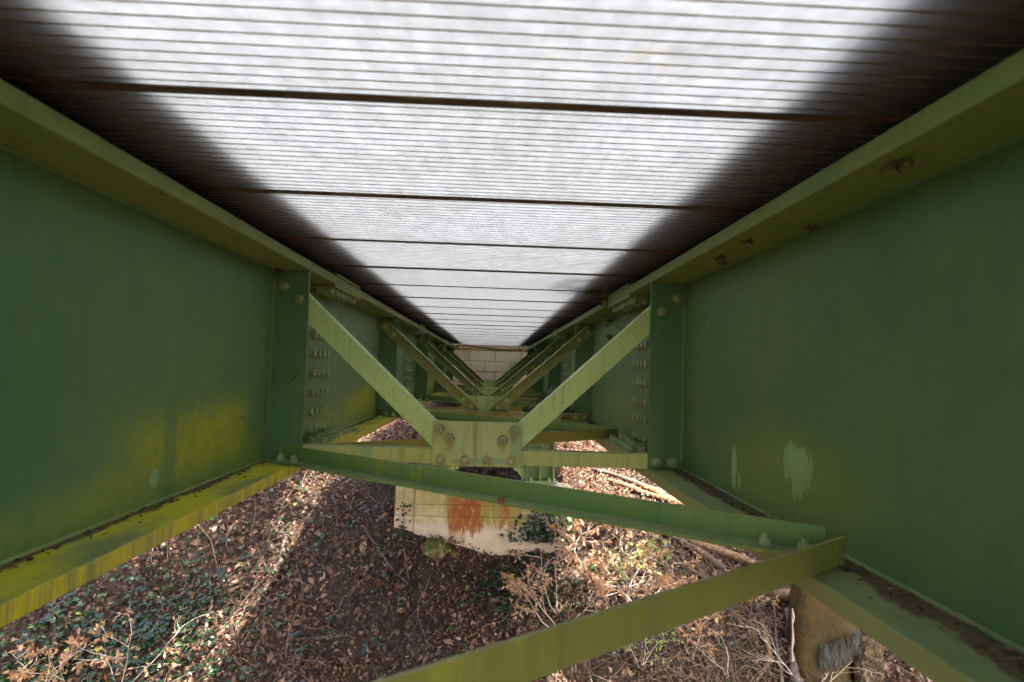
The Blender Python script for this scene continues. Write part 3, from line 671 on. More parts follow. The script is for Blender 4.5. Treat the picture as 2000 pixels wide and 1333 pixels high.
# ---------------------------------------------------------------- ivy
IV = np.array([(0, -.15), (.28, -.42), (.62, -.30), (.55, .02), (.92, .30), (.46, .36), (.0, 1.0), (-.46, .36), (-.92, .30), (-.55, .02), (-.62, -.30), (-.28, -.42)])
def ivy_geo(P, N, S, droop=.25):
    n = len(P); N = N / np.linalg.norm(N, axis=1)[:, None]
    D = np.tile(np.array([[0, -.5, -1.0]]), (n, 1)) + rng.normal(0, .7, (n, 3)); D -= (D * N).sum(1)[:, None] * N; D /= np.linalg.norm(D, axis=1)[:, None]; B = np.cross(N, D)
    V = np.zeros((n, 13, 3)); V[:, 0] = P + N * (S * .12)[:, None]
    cup = rng.uniform(-.25, .35, n)
    for k in range(12):
        x, y = IV[k]; V[:, k + 1] = P + B * (x * S)[:, None] + D * (y * S)[:, None] - N * (S * (abs(x) ** 2 * cup + .12 * y * y))[:, None]
    tri = np.array([(0, k + 1, (k + 1) % 12 + 1) for k in range(12)]); F = (np.arange(n)[:, None, None] * 13 + tri[None]).reshape(-1, 3)
    return V.reshape(-1, 3), F
t = NT('ivy_leaf'); a = t.attr('tone')[2]
col = t.cr(a, [(0, (.005, .013, .003)), (.5, (.010, .027, .005)), (.85, (.022, .048, .008)), (.96, (.075, .115, .022)), (1, (.26, .28, .03))])
M['ivy'] = t.bsdf(col, .20, .34, t.bump(t.noise(60, 3), .15, .004), trans=(.10, t.mix(1, col, (1.2, 1.8, .6), 'MULTIPLY')))
def ivy_patch(name, centres, label):
    P = []; 
    for (x, y, sx, sy, k) in centres:
        P.append(np.stack([rng.normal(x, sx, k), rng.normal(y, sy, k)], 1))
    P = np.concatenate(P); P = P[~((np.abs(P[:, 0] + .035) < .72) & (P[:, 1] > 4.44) & (P[:, 1] < 4.85))]; n = len(P); eps = .03
    nxv = -(gz(P[:, 0] + eps, P[:, 1]) - gz(P[:, 0] - eps, P[:, 1])) / (2 * eps); nyv = -(gz(P[:, 0], P[:, 1] + eps) - gz(P[:, 0], P[:, 1] - eps)) / (2 * eps)
    N = np.stack([nxv * .6, nyv * .6, np.ones(n)], 1) + rng.normal(0, .42, (n, 3))
    S = rng.uniform(.016, .032, n); Q = np.stack([P[:, 0], P[:, 1], gz(P[:, 0], P[:, 1]) + rng.uniform(.03, .085, n)], 1)
    V, F = ivy_geo(Q, N, S); tn = np.clip(rng.beta(2, 2.6, n) * .95, 0, 1); tn[rng.uniform(0, 1, n) > .993] = 1
    return tag(soup(name, V, F, M['ivy'], None, np.repeat(tn, 13)), label, kind='stuff')
ivy_patch('ivy_carpet', [(-2.55, 3.72, .38, .22, 620), (-2.05, 3.85, .22, .16, 260), (-2.3, 4.1, .35, .2, 110), (-1.75, 4.25, .35, .28, 70), (-1.5, 4.75, .32, .35, 80), (-1.2, 3.85, .35, .3, 26), (-2.1, 3.5, .5, .15, 260), (-2.9, 3.5, .3, .2, 350)], 'dark green ivy spreading over the leaf litter on the left bank')
ivy_patch('ivy_strays', [(.0, 4.0, .7, .3, 16), (.32, 4.20, .18, .12, 190), (.10, 4.22, .14, .08, 50), (.45, 3.95, .2, .2, 45), (-.6, 4.1, .5, .35, 18), (1.5, 4.3, .6, .3, 12), (.3, 3.7, .7, .15, 14)], 'scattered ivy leaves among the brown leaves')
# ivy climbing the footing
n = 420; px = rng.normal(.47, .11, n); pz = -1.33 + np.abs(rng.normal(0, .13, n)) * (1 - np.abs(px - .47) * 1.5)
climb = rng.uniform(0, 1, 40); px2 = .505 + .02 * np.sin(climb * 9) + rng.normal(0, .008, 40); pz2 = -1.22 + climb * .22
px3 = rng.normal(-.66, .025, 26); pz3 = rng.uniform(-1.30, -1.06, 26)
px = np.concatenate([px, px2, px3]); pz = np.concatenate([pz, pz2, pz3]); n = len(px); ok = (px < .66) & (px > -.73); px, pz = px[ok], pz[ok]; n = len(px)
depth = np.where(pz < -1.15, np.abs(rng.normal(0, .045, n)), .004)
Q = np.stack([px, 4.472 - depth, pz], 1); N = np.stack([rng.normal(0, .35, n), np.full(n, -1.0), rng.normal(.35, .35, n)], 1)
S = rng.uniform(.016, .030, n) * np.where(np.arange(n) < 400, 1, .6)
V, F = ivy_geo(Q, N, S)
iv = soup('ivy_leaves', V, F, M['ivy'], None, np.repeat(np.clip(rng.beta(2, 3, n), 0, 1), 13))
IVY = thing('ivy', (.47, 4.44, -1.38), 'dark ivy clump climbing the front of the concrete footing', 'ivy')
iv.parent = IVY; iv.matrix_parent_inverse = Matrix.Translation(-ORG[IVY.name]); iv['kind'] = 'stuff'
mb = MB()
for x0, zt_ in ((.505, -1.0), (.44, -1.15), (.55, -1.17), (-.66, -1.07)):
    p = [(x0 + .015 * math.sin(k * 1.7), 4.480, -1.42 + (zt_ + 1.42) * k / 8) for k in range(9)]
    mb.tube(p, [.004 - .0003 * k for k in range(9)], 5)
M['twig'] = plain('grey_brown_twig', [(.3, (.05, .032, .020)), (.55, (.13, .088, .058)), (.8, (.27, .21, .155))], 30, .75)
mb.build('stem', M['twig'], IVY)

# ---------------------------------------------------------------- logs, branches, sticks
def bark(name, stops, sc=14): return plain(name, stops, sc, .85, .7, .012, aniso=(3, 3, 3), det=7)
M['log_pale'] = bark('pale_bare_wood', [(.3, (.05, .029, .015)), (.5, (.125, .075, .038)), (.7, (.22, .145, .085))])
M['log_grey'] = bark('grey_bark', [(.3, (.035, .027, .022)), (.5, (.085, .066, .052)), (.7, (.16, .13, .10))])
M['log_orange'] = bark('orange_rotten_wood', [(.3, (.09, .038, .016)), (.5, (.24, .11, .045)), (.7, (.36, .20, .10))])
M['log_dark'] = bark('dark_wet_bark', [(.3, (.025, .018, .013)), (.5, (.065, .045, .032)), (.75, (.14, .10, .075))])
def onground(p, h): return (p[0], p[1], G(p[0], p[1]) + h)
def log(name, pts, r0, r1, mat, label, cat, group=None, lift=.6, forks=(), wob=.1, k=8):
    P = []
    for a, b in zip(pts[:-1], pts[1:]):
        for q in range(k): f = q / k; P.append(((a[0] + (b[0] - a[0]) * f), (a[1] + (b[1] - a[1]) * f)))
    P.append(pts[-1]); n = len(P)
    hs = [0.0] * n; zs = [G(*p) for p in P]
    # a rigid stick: lies on the high spots
    base = np.polyfit(range(n), zs, 2); fit = np.polyval(base, range(n)); off = max(np.array(zs) - fit) * .6
    r0 *= .78; r1 *= .78; rs = [(r0 + (r1 - r0) * i / (n - 1)) * random.uniform(.88, 1.12) for i in range(n)]
    Q = [(p[0] + random.uniform(-.4, .4) * rs[i], p[1] + random.uniform(-.4, .4) * rs[i], fit[i] + off + rs[i] * lift + .012) for i, p in enumerate(P)]
    mb = MB().tube(Q, rs, 8, wob=wob)
    for (i, d, L, r) in forks:
        i = min(i, n - 1); a = Vector(Q[i]); d = Vector(d).normalized()
        mb.tube([a, a + d * L * .5 + Vector((0, 0, .01)), a + d * L], [r, r * .8, r * .45], 6, wob=wob)
    o = mb.build(name, mat, smooth=True); return tag(o, label, cat, group)
log('log', [(1.00, 5.45), (1.33, 5.05), (2.0, 4.55)], .022, .034, M['log_grey'], 'long grey branch lying uppermost on the right bank, beside the bottom flange', 'log', forks=((7, (.6, -.1, .2), .25, .012),))
log('log', [(1.06, 5.22), (1.35, 4.93), (1.9, 4.6)], .024, .032, M['log_pale'], 'pale sawn stick just below the grey branch on the right bank', 'log')
log('log', [(1.36, 5.02), (1.55, 4.82), (1.85, 4.62)], .03, .045, M['log_orange'], 'orange rotten log with splintered bark below the two sticks', 'log', wob=.25)
log('log', [(1.28, 4.60), (1.66, 4.40), (2.2, 4.22)], .030, .042, M['log_pale'], 'pale stripped log with a forked end behind the lateral brace', 'log', forks=((9, (.5, .35, .05), .35, .02), (13, (.8, -.4, .0), .3, .022)), lift=1.2)
log('log', [(1.22, 4.46), (1.45, 4.27), (1.68, 4.14)], .022, .016, M['log_pale'], 'thin pale stick lying among brambles below the forked log', 'log')
log('log', [(1.40, 4.55), (1.55, 4.40), (1.78, 4.25)], .035, .04, M['log_dark'], 'dark mossy log between the forked log and the thin pale stick', 'log')
log('log', [(.62, 4.18), (.88, 4.42), (1.12, 4.62)], .055, .045, M['log_dark'], 'dark broken log right of the concrete footing behind the sapling', 'log', wob=.2)
log('branch', [(1.70, 3.98), (1.88, 3.86)], .011, .009, M['log_orange'], 'thin reddish stick pointing at the upright broken stump stick', 'branch')
log('branch', [(1.90, 3.90), (1.84, 3.66)], .026, .022, M['log_pale'], 'short pale broken branch on bare soil left of the stump', 'branch', lift=1.6, wob=.2)
log('branch', [(1.88, 3.71), (1.70, 3.57)], .018, .012, M['log_pale'], 'pale forked stick at the bottom edge, below the short broken branch', 'branch')
log('branch', [(1.88, 3.96), (2.10, 4.10)], .022, .02, M['log_dark'], 'dark stick leaning towards the bend of the pale root', 'branch', lift=1.5)
log('branch', [(1.80, 4.16), (2.05, 4.06), (2.3, 4.08), (2.5, 4.2)], .045, .06, M['log_pale'], 'thick pale crooked root above the stump', 'root', lift=1.2, forks=((12, (.1, .6, .5), .22, .04),), wob=.15)
log('branch', [(1.94, 3.52), (2.02, 3.72), (2.12, 3.98)], .040, .028, M['log_grey'], 'grey upright root running along the left side of the stump', 'root', lift=1.6)
log('branch', [(1.84, 3.50), (1.93, 3.75), (2.06, 4.06)], .016, .010, M['log_grey'], 'slim brown shoot left of the grey root', 'branch', lift=3)
log('branch', [(-1.98, 4.18), (-1.86, 3.98), (-1.79, 3.72)], .012, .016, M['log_grey'], 'bare grey stick standing at the edge of the ivy on the left', 'branch', lift=2)
log('branch', [(-1.55, 4.45), (-1.50, 4.2), (-1.55, 3.92)], .026, .02, M['log_dark'], 'dark half buried branch running down the left bank', 'branch', lift=.4)
log('branch', [(-2.33, 4.55), (-2.1, 4.42), (-1.93, 4.2)], .009, .005, M['log_pale'], 'thin bleached twig fork below the left bottom flange', 'branch', lift=3, forks=((6, (-.6, -.1, .2), .3, .005), (10, (-.7, -.2, .2), .25, .004)))
log('branch', [(-.95, 4.42), (-.72, 4.18), (-.55, 4.05)], .012, .009, M['log_dark'], 'dark twig left of the mossy stone', 'branch', lift=2)
log('branch', [(-.62, 4.3), (-.55, 4.1)], .008, .006, M['log_pale'], 'thin tan stick crossing the dark twig by the mossy stone', 'branch', lift=3)
# loose twigs, uncountable
mb = MB()
for k in range(1250):
    x = random.uniform(-3, 3); y = random.uniform(2.9, 6.4)
    if abs(x + .035) < .74 and 4.3 < y < 4.9: continue
    if k % 5: x, y = random.choice([(random.gauss(1.0, .42), random.gauss(4.1, .28)), (random.gauss(1.1, .5), random.gauss(4.1, .4)), (random.gauss(-1.8, .6), y), (random.gauss(1.6, .35), random.gauss(3.8, .3))])
    if abs(x + .035) < .74 and 4.3 < y < 4.9: continue
    a = random.uniform(0, 6.28); L = random.uniform(.08, .45); z0 = G(x, y) + random.uniform(.02, .06)
    p = []; 
    for q in range(5):
        f = q / 4; xx = x + math.cos(a) * L * f + random.gauss(0, .012); yy = y + math.sin(a) * L * f + random.gauss(0, .012)
        p.append((xx, yy, G(xx, yy) + .035 + random.uniform(0, .03)))
    r = random.uniform(.0009, .0028); mb.tube(p, [r, r, r * .9, r * .8, r * .6], 4, cap=False)
tag(mb.build('loose_twigs', M['twig']), 'bleached twigs strewn over the leaf litter', kind='stuff')

# ---------------------------------------------------------------- saplings holding dry leaves
t = NT('dry_beech_leaf'); a = t.attr('tone')[2]
col = t.cr(a, [(0, (.23, .12, .055)), (.5, (.36, .21, .105)), (1, (.48, .33, .20))])
M['dry'] = t.bsdf(col, .5, .3, trans=(.35, t.mix(1, col, (1.5, 1.15, .8), 'MULTIPLY')))
M['pale_twig'] = plain('bleached_twig', [(.3, (.24, .19, .145)), (.6, (.40, .33, .27)), (.8, (.50, .44, .38))], 40, .7)
M['fresh'] = plain('fresh_green_leaf', [(.3, (.12, .20, .04)), (.7, (.25, .34, .08))], 40, .5, trans=(.3, (.3, .45, .1)))
def sapling(name, base, dirs, L, nb, nl, label, cat, leafmat='dry', lsize=.017, spread=.9, stem_r=.0048, up=.5):
    loc = (base[0], base[1], G(*base)); T = thing(name, loc, label, cat)
    mb = MB(); tips = []
    def grow(p, d, L, r, lev):
        pts = [p]; q = Vector(p); dd = Vector(d).normalized(); n = 6
        for k in range(n):
            dd = (dd + Vector((random.gauss(0, .16), random.gauss(0, .16), random.gauss(0, .12)))).normalized(); q = q + dd * (L / n)
            g = G(q.x, q.y) + .02
            if q.z < g: q.z = g
            pts.append(q.copy())
            if lev < 2 and k > 0 and random.random() < nb[lev]:
                sd = dd.cross(Vector((0, 0, 1))).normalized() * random.choice([-1, 1])
                grow(q.copy(), dd * .6 + sd * spread + Vector((0, 0, random.uniform(-.1, .35))), L * random.uniform(.4, .65), r * .55, lev + 1)
            elif lev >= 1: tips.append((q.copy(), dd.copy()))
        tips.append((pts[-1], dd))
        mb.tube(pts, [r * (1 - .75 * i / n) for i in range(n + 1)], 5, cap=False)
    for d in dirs: grow(Vector(loc) + Vector((0, 0, -.02)), d, L * random.uniform(.8, 1.15), stem_r, 0)
    mb.build('stem', M['pale_twig'], T)
    if nl:
        nl = int(nl * 1.7); sel = [random.choice(tips) for _ in range(nl)]; n = nl
        C = np.array([tuple(p + Vector((random.gauss(0, .012), random.gauss(0, .012), random.gauss(-.006, .01)))) for p, d in sel])
        A = np.array([tuple(d) for p, d in sel]) * .6 + rng.normal(0, .6, (n, 3)) + np.array([[0, 0, -.35]]); A /= np.linalg.norm(A, axis=1)[:, None]
        R = rng.normal(0, 1, (n, 3)); B = np.cross(A, R); B /= np.linalg.norm(B, axis=1)[:, None]; N = np.cross(A, B)
        Ls = rng.uniform(.7, 1.4, n) * lsize; Ws = Ls * rng.uniform(.32, .52, n); cu = rng.normal(0, .5, n); fo = rng.uniform(.2, .9, n)
        V = np.zeros((n, 12, 3)); u = [-1, -.35, .35, 1.0]; hw = [.08, .95, .85, .04]
        for i in range(4):
            b0 = C + A * (u[i] * Ls)[:, None] + A * Ls[:, None] + N * (cu * Ls * u[i] ** 2 * .7)[:, None]
            w = hw[i] * Ws
            V[:, i * 3] = b0 - B * w[:, None] + N * (w * fo)[:, None]; V[:, i * 3 + 1] = b0; V[:, i * 3 + 2] = b0 + B * w[:, None] + N * (w * fo)[:, None]
        q = np.array([(i * 3 + j, i * 3 + j + 1, i * 3 + j + 4, i * 3 + j + 3) for i in range(3) for j in range(2)])
        F = (np.arange(n)[:, None, None] * 12 + q[None]).reshape(-1, 4)
        o = soup('leaves', V.reshape(-1, 3), F, M[leafmat], T, np.repeat(rng.uniform(0, 1, n), 12)); o['kind'] = 'stuff'
    return T
sapling('sapling', (.50, 4.00), [(.02, .05, 1), (-.5, .1, .5)], .46, (.75, .5), 60, 'pale many branched sapling in front of the ivy clump, sunlit', 'sapling', spread=1.1)
sapling('sapling', (.52, 3.86), [(-.7, .05, .35), (.5, .2, .4), (-.4, -.3, .4)], .40, (.7, .5), 260, 'sunlit brown leaved bush at the foot of the pale sapling', 'bush')
sapling('sapling', (.80, 4.10), [(.4, .3, .6), (-.3, .3, .5), (.8, -.1, .3)], .45, (.7, .5), 270, 'dry leaved beech bush right of the pale sapling', 'bush')
sapling('sapling', (1.05, 4.36), [(-.4, .3, .7), (.5, .3, .6), (.1, .2, .8)], .42, (.7, .4), 190, 'dry leaved bush drooping under the lateral brace, left of the logs', 'bush')
sapling('sapling', (1.15, 3.98), [(.6, .2, .4), (-.6, .1, .4), (.1, .4, .4)], .42, (.7, .5), 260, 'sunlit dry bush beside the fresh green sprig', 'bush')
sapling('sapling', (1.50, 4.05), [(.6, .3, .35), (-.5, .2, .5)], .38, (.7, .5), 120, 'straggly dry twigs over the thin pale stick', 'bush')
sapling('sapling', (.72, 4.44), [(.3, -.1, .9), (-.25, -.2, .8)], .40, (.6, .4), 60, 'thin dry shoots beside the right corner of the footing', 'sapling')
sapling('sapling', (1.55, 3.62), [(.2, .2, .7), (-.5, .1, .5)], .30, (.6, .4), 130, 'small dry leaved seedling at the bottom right, below the olive brace', 'sapling')
sapling('sapling', (1.35, 3.72), [(.3, .3, .6), (-.2, .2, .6)], .28, (.6, .4), 80, 'small curled leaf twig just under the olive brace', 'sapling')
sapling('sapling', (2.0, 3.5), [(.5, .1, .6), (.7, .2, .3), (-.3, .2, .7)], .42, (.8, .6), 0, 'bare white twigs in front of the stump', 'sapling')
sapling('sapling', (-2.14, 3.50), [(.1, .2, .9), (.6, .15, .6), (-.5, .1, .7)], .36, (.6, .5), 110, 'pale leaved sapling nearest the middle of the left ivy', 'sapling', lsize=.0155)
sapling('sapling', (-2.45, 3.42), [(.2, .1, .9), (-.5, .15, .6)], .34, (.6, .5), 130, 'pale leaved sapling in the ivy, second from the left edge', 'sapling', lsize=.0155)
sapling('sapling', (-2.78, 3.42), [(.2, .1, .9), (-.4, .15, .6)], .36, (.6, .5), 120, 'pale leaved sapling in the bottom left corner', 'sapling', lsize=.0155)
for bx, by, lb in ((1.22, 4.22, 'fresh yellow green sprig among the sunlit dry bushes'), (1.02, 4.10, 'small pale green sprig in front of the dry beech bush'), (.98, 3.60, 'tiny fresh green sprig below the olive brace')):
    sapling('sprig', (bx, by), [(.5, .3, .7), (-.1, .2, .8), (.2, -.1, .7)], .24, (.6, .4), 110, lb, 'sprig', 'fresh', .010, stem_r=.003)

# ---------------------------------------------------------------- stone, stump, small things
def blob(name, c, r, mat, parent=None, seed=0, sub=3, amp=.25):
    import bmesh
    bm = bmesh.new(); bmesh.ops.create_icosphere(bm, subdivisions=sub, radius=1)
    rs = random.Random(seed); ph = [rs.uniform(0, 6) for _ in range(6)]
    for v in bm.verts:
        p = v.co; k = 1 + amp * (math.sin(2.3 * p.x + ph[0]) * math.sin(2.7 * p.y + ph[1]) + .6 * math.sin(5 * p.z + ph[2]) * math.sin(4 * p.x + ph[3]) + .35 * math.sin(9 * p.y + ph[4]) * math.sin(8 * p.z + ph[5])) + rs.uniform(-.03, .03)
        v.co = Vector((c[0] + p.x * r[0] * k, c[1] + p.y * r[1] * k, c[2] + p.z * r[2] * k))
    me = bpy.data.meshes.new(name); bm.to_mesh(me); bm.free(); me.materials.append(mat)
    return link(name, me, parent)
t = NT('mossy_stone'); n1 = t.noise(28, 6, .7); up = t.xyz(t.nrm())[2]
col = t.cr(n1, [(.3, (.06, .045, .02)), (.5, (.16, .12, .05)), (.7, (.34, .30, .19))])
col = t.mix(t.ramp(t.m_('ADD', up, t.m_('MULTIPLY', t.m_('SUBTRACT', t.noise(30, 7, .75), .5), 1.8)), -.1, .5), col, t.mix(n1, (.028, .032, .006), (.085, .085, .012)))
M['moss'] = t.bsdf(col, .95, .1, t.bump(n1, .9, .02))
tag(blob('stone', (-.40, 4.36, G(-.40, 4.36) + .035), (.105, .07, .075), M['moss'], seed=3), 'moss topped stone against the left foot of the concrete footing', 'stone')
tag(blob('stone', (-.255, 4.40, G(-.255, 4.40) + .005), (.035, .03, .03), M['moss'], seed=9, sub=2), 'small pale stone just right of the mossy stone', 'stone')
t = NT('smooth_stump_wood'); n1 = t.noise(3, 5, .6, aniso=(1, 1, .6)); k = t.noise(9, 4, .5, aniso=(1, 1, .42))
col = t.cr(n1, [(.3, (.036, .022, .005)), (.5, (.064, .040, .009)), (.72, (.105, .066, .018))])
ring = t.ramp(t.m_('ABSOLUTE', t.m_('SUBTRACT', k, .51)), .012, .003)
col = t.mix(t.ramp(k, .51, .52, 0, .65), col, (.045, .038, .012)); col = t.mix(t.m_('MULTIPLY', ring, .8), col, (.02, .015, .006))
M['stump'] = t.bsdf(col, .7, .25, t.bump(t.noise(30, 5, .6), .3, .01))
M['broken'] = bark('red_broken_wood', [(.3, (.06, .025, .012)), (.5, (.20, .085, .035)), (.75, (.40, .24, .13))], 30)
sx, sy = 2.20, 3.72; sz = G(sx, sy)
ST = thing('tree_stump', (sx, sy, sz - .1), 'broken olive brown tree stump with smooth blotched wood under the right girder', 'stump')
rings = []; NR = 26; nk = 14
for i in range(nk):
    f = i / (nk - 1); z = sz - .35 + f * .85
    row = []
    for k in range(NR):
        th = 2 * math.pi * k / NR; fl = 1 + .35 * (1 - f) ** 3 * (1 + .5 * math.sin(3 * th)); r = .20 * fl * (1 + .07 * math.sin(2 * th + f * 2) + .05 * math.sin(5 * th + 3 * f) + random.uniform(-.012, .012))
        zz = z + (random.uniform(-.02, .07) if i == nk - 1 else 0)
        row.append((sx + .05 * f + r * math.cos(th), sy + .02 + r * math.sin(th) * .9, zz))
    rings.append(row)
V = sum(rings, []); fs = [(i * NR + k, i * NR + (k + 1) % NR, (i + 1) * NR + (k + 1) % NR, (i + 1) * NR + k) for i in range(nk - 1) for k in range(NR)]
MB().add(V, fs).build('trunk', M['stump'], ST, smooth=True)
top = [(sx + .05 + .17 * math.cos(2 * math.pi * k / NR), sy + .02 + .15 * math.sin(2 * math.pi * k / NR), sz + .47 + random.uniform(-.05, .03)) for k in range(NR)] + [(sx + .05, sy, sz + .44)]
MB().add(top + rings[-1], [(k, (k + 1) % NR, NR) for k in range(NR)] + [(k, NR + 1 + k, NR + 1 + (k + 1) % NR, (k + 1) % NR) for k in range(NR)]).build('broken_top', M['broken'], ST)
mb = MB()
for k in range(9):
    th = random.uniform(1.8, 4.6); a = Vector((sx + .05 + .18 * math.cos(th), sy + .02 + .17 * math.sin(th), sz + .42)); mb.tube([a, a + Vector((.0, 0, .07)), a + Vector((random.uniform(-.02, .02), 0, random.uniform(.09, .16)))], [.014, .01, .001], 4)
mb.build('splinter', M['broken'], ST)
blob('burl', (sx + .20, sy - .14, sz - .02), (.11, .09, .17), bark('stump_burl', [(.36, (.012, .008, .004)), (.5, (.05, .032, .014)), (.66, (.13, .085, .04))], 16), ST, 5, amp=.4)
# grey torn bark hanging on the stump
fl = MB()
for k in range(300):
    u = random.random(); th = rad(236 + 62 * u); R_ = .222 + random.uniform(0, .022); ln = random.uniform(.09, .15) * (1 - .3 * u)
    z0 = sz + .17 + .11 * u - random.uniform(0, .06); p = []
    for q in range(5):
        f = q / 4; t_ = th + .10 * f * random.uniform(-.6, 1.6) - .05; p.append((sx + .04 + (R_ + .012 * math.sin(3 * f)) * math.cos(t_), sy + .02 + R_ * .95 * math.sin(t_) - .01, z0 - ln * f))
    w = random.uniform(.0014, .004); fl.tube(p, [w * .7, w, w, w * .8, w * .3], 5)
fl.build('bark_flap', plain('grey_fibrous_bark', [(.3, (.022, .022, .015)), (.5, (.065, .063, .048)), (.72, (.15, .148, .122))], 24, .95, bs=.9, bd=.02, aniso=(1, 1, .3)), ST)
el = MB(); p = [(sx - .215 - .012 * f + random.uniform(-.006, .006), sy - .06 - .02 * f, sz + .34 - .62 * f) for f in [q / 12 for q in range(13)]]
el.tube(p, [random.uniform(.004, .013) for _ in p], 5); el.build('torn_bark_edge', M['pale_twig'], ST)

# nut and stray leaf lodged on the steel, cobwebs under the right top flange
t_o = blob('beech_nut', (.030, 1.413, ZB + .009 + .009), (.011, .009, .009), plain('brown_nut', [(.3, (.10, .045, .022)), (.7, (.24, .12, .07))], 60, .6), seed=2, sub=2, amp=.15)
tag(t_o, 'small brown nut lying on the green lateral brace', 'nut')
lf = MB(); y_ = YF[0] - .0135
lf.add([(-.722, y_, -.070), (-.705, y_ - .004, -.049), (-.682, y_ - .002, -.028), (-.677, y_ - .003, -.020), (-.690, y_ - .010, -.042), (-.708, y_ - .008, -.062)], [(0, 1, 4, 5), (1, 2, 3, 4)])
tag(lf.build('dry_leaf', M['dry']), 'narrow dry leaf stuck to the left stiffener', 'leaf')
M['web'] = plain('dusty_cobweb', [(.3, (.05, .035, .025)), (.7, (.14, .11, .08))], 60, .95)
for (x, y, L, lb) in ((.603, .813, .024, 'largest dusty cobweb tuft under the right top flange, nearest the camera'), (.677, 1.18, .018, 'dark cobweb tuft in the corner of the right top flange and web'), (.611, 1.337, .014, 'small cobweb thread under the middle of the right top flange'), (.621, 1.522, .016, 'brown cobweb tuft under the right top flange near the first stiffener'), (.66, 1.60, .018, 'ragged cobweb clump in the corner beside the first right stiffener'), (-.772, 2.02, .018, 'dark nest of dirt in the top corner of the left stiffener')):
    mb = MB()
    for k in range(15):
        a = Vector((x + random.gauss(0, L * .3), y + random.gauss(0, L * .4), ZT - .002)); d = Vector((random.gauss(0, .6), random.gauss(0, .6), -1)).normalized()
        l = L * random.uniform(.3, 1.0); mb.tube([a, a + d * l * .5 + Vector((random.gauss(0, .004), random.gauss(0, .004), 0)), a + d * l + Vector((random.gauss(0, .006), 0, 0))], [.0011, .0022, .0007], 3, cap=False)
    tag(mb.build('cobweb', M['web']), lb, 'cobweb')

# ---------------------------------------------------------------- unseen trees added beside the bridge, crowns shaped to dapple the sun
M['bark'] = plain('tree_bark', [(.3, (.05, .042, .034)), (.6, (.12, .10, .08)), (.8, (.19, .165, .14))], 9, .9, .8, .03, aniso=(1, 1, .3))
def tree(base, H, seed, label, leaves=0, lean=(0, 0)):
    rs = random.Random(seed); T = thing('tree', (base[0], base[1], G(*base)), label, 'tree'); tr = MB(); cr_ = MB(); tips = []
    def grow(p, d, L, r, lev):
        n = 5; pts = [p]; q = p.copy(); dd = d.normalized(); mb = tr if lev == 0 else cr_
        for k in range(n):
            dd = (dd + Vector((rs.gauss(0, .13), rs.gauss(0, .13), rs.gauss(.03, .08)))).normalized(); q = q + dd * (L / n); pts.append(q.copy())
            if lev < 4 and (lev > 0 or k >= 1):
                for _ in range(2 if lev else 2):
                    if rs.random() < .8:
                        s_ = Vector((rs.gauss(0, 1), rs.gauss(0, 1), rs.gauss(.25, .5))).normalized()
                        grow(q.copy(), dd * .5 + s_ * .9, L * rs.uniform(.38, .6), r * (.5 if lev else .42), lev + 1)
            if lev >= 3: tips.append(q.copy())
        mb.tube(pts, [r * (1 - .6 * i / n) for i in range(n + 1)], (9, 6, 4, 3, 3)[lev], cap=False)
    grow(Vector((base[0], base[1], G(*base) - .2)), Vector((lean[0], lean[1], 1)), H, H * .022, 0)
    tr.build('trunk', M['bark'], T); cr_.build('crown', M['bark'], T)
    return T

t = NT('evergreen_leaf'); a = t.attr('tone')[2]
M['ever'] = t.bsdf(t.cr(a, [(0, (.020, .045, .018)), (.6, (.045, .085, .030)), (1, (.09, .13, .045))]), .4, .4, trans=(.2, (.10, .18, .04)))
def leafy(T, clumps, seed):
    r = np.random.default_rng(seed); P = []
    for (c, rad_, k) in clumps:
        d = r.normal(0, 1, (k, 3)); d /= np.linalg.norm(d, axis=1)[:, None]; P.append(np.array(c) + d * (rad_ * r.uniform(.35, 1, k) ** .6)[:, None])
    P = np.concatenate(P); n = len(P); N = r.normal(0, 1, (n, 3)) + np.array([[0, 0, .8]])
    V, F = ivy_geo(P, N, r.uniform(.022, .045, n)); o = soup('crown', V, F, M['ever'], T, np.repeat(r.uniform(0, 1, n), 13)); o['kind'] = 'stuff'; return o
def evergreen(base, mids, seed, label, spread=.36, k=420):
    T = thing('dapple_tree', (base[0], base[1], G(*base)), label, 'tree'); rs = random.Random(seed); mb = MB(); cl = []
    rs.random(); b = Vector((base[0], base[1], G(*base) - .1)); topv = Vector(mids[-1])
    mb.tube([b, b.lerp(topv, .4) + Vector((.05, .02, 0)), b.lerp(topv, .75), topv], [.06, .05, .035, .012], 8)
    for m in mids:
        m = Vector(m); s0 = b.lerp(topv, .72 + .2 * rs.random()); mb.tube([s0, s0.lerp(m, .6) + Vector((0, 0, .08)), m], [.022, .014, .006], 5)
        for q in range(3):
            e = m + Vector((rs.gauss(0, .28), rs.gauss(0, .28), rs.gauss(0, .2))); mb.tube([m, e], [.007, .003], 4, cap=False); cl.append((tuple(e), spread * rs.uniform(.6, 1.1), k))
    mb.build('trunk', M['bark'], T); leafy(T, cl, seed); return T
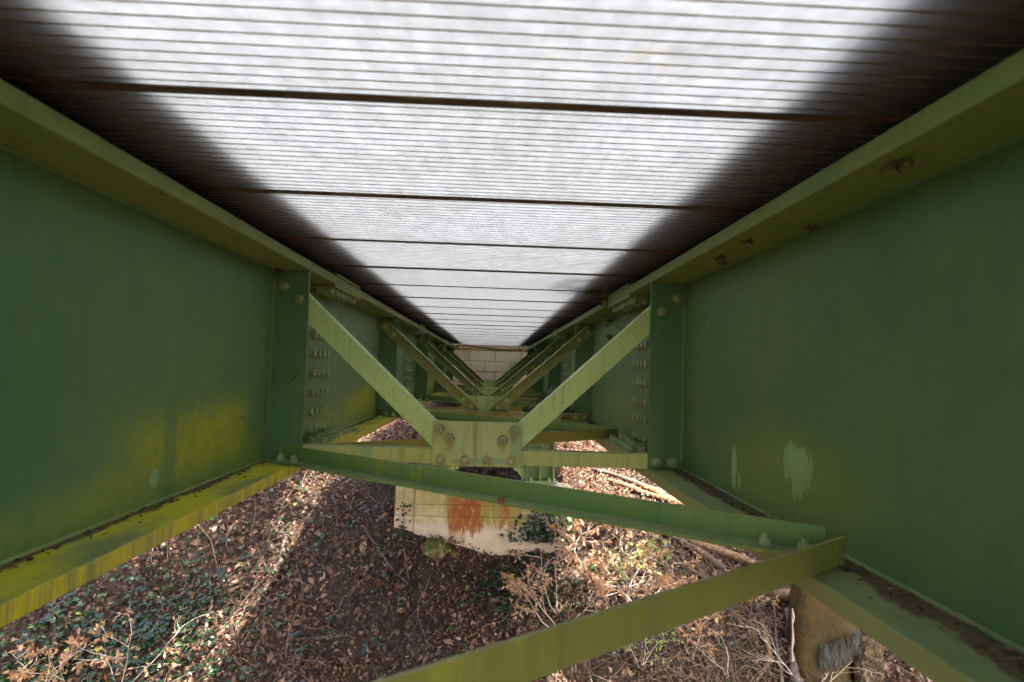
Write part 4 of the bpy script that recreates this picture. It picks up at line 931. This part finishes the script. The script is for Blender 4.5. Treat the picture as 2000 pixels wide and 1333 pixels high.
evergreen((-3.3, 1.6), [(-1.75, 2.2, .6), (-2.3, 2.0, .9), (-2.5, 2.8, .8), (-1.5, 3.0, 1.0), (-3.0, 2.4, .7), (-1.9, 1.5, 1.3), (-2.2, 2.2, 2.0), (-2.7, 1.6, 1.6), (-1.3, 2.4, 1.5), (-2.0, 3.2, .5), (-3.2, 3.2, .6), (-1.5, 2.5, .5), (-1.45, 3.6, .7), (-1.7, 2.9, .3), (-2.4, 2.3, .3), (-2.2, 2.2, 1.6)], 4, 'unseen young evergreen added on the left bank to dapple the ground', .36, 310)
evergreen((-3.3, .2), [(-1.02, 2.3, .85), (-.98, 3.1, .95), (-1.08, 3.8, .8), (-1.0, 4.6, .9), (-1.25, 3.4, .6), (-1.35, 4.15, .5), (-1.35, 3.7, .5), (-1.4, 3.2, .5), (-1.5, 4.6, .3), (-1.25, 3.9, .9), (-1.3, 2.8, 1.3)], 9, 'unseen thin evergreen added past the left deck edge to break up the sun', .22, 55)
evergreen((3.1, .9), [(1.0, 2.95, .35), (1.3, 3.15, .5), (1.15, 2.65, .7), (1.0, 3.4, .2), (1.25, 3.6, .3), (1.5, 3.3, .2), (1.1, 3.9, .2), (1.7, 2.4, 1.2)], 12, 'unseen thin evergreen added by the right girder to break up the sun', .26, 95)
evergreen((3.8, 1.5), [(2.4, 2.6, .5), (2.9, 2.1, 1.0), (3.2, 3.0, .7), (2.2, 1.9, 1.3), (3.6, 2.2, 1.2), (2.6, 2.5, 2.2), (2.9, 2.7, .4), (2.5, 3.1, .9), (2.8, 2.5, 1.5), (2.1, 2.5, .9), (3.3, 2.6, 1.6), (1.40, 2.25, .4), (1.75, 2.1, .5), (1.5, 2.45, .9), (2.0, 2.3, .3), (2.5, 2.7, .2), (2.2, 2.8, .6), (2.7, 2.65, .3), (2.75, 2.6, .0), (2.6, 2.9, -.2), (2.9, 2.9, .2), (2.6, 2.5, 2.0)], 6, 'unseen young evergreen added on the right bank to shade the ground')

PH = {'log': 'fallen logs on the right bank', 'branch': 'fallen branches on the bank', 'bush': 'dry leaved bushes on the right bank', 'sapling': 'small saplings on the bank', 'sprig': 'fresh green sprigs',
      'cobweb': 'cobweb tufts under the top flanges', 'tree': 'unseen trees added beside the bridge for dappled shade', 'stone': 'stones at the footing', 'root': 'roots by the stump'}
for o in SC.objects:
    if o.parent is None and o.get('category') in PH: o['group'] = PH[o['category']]
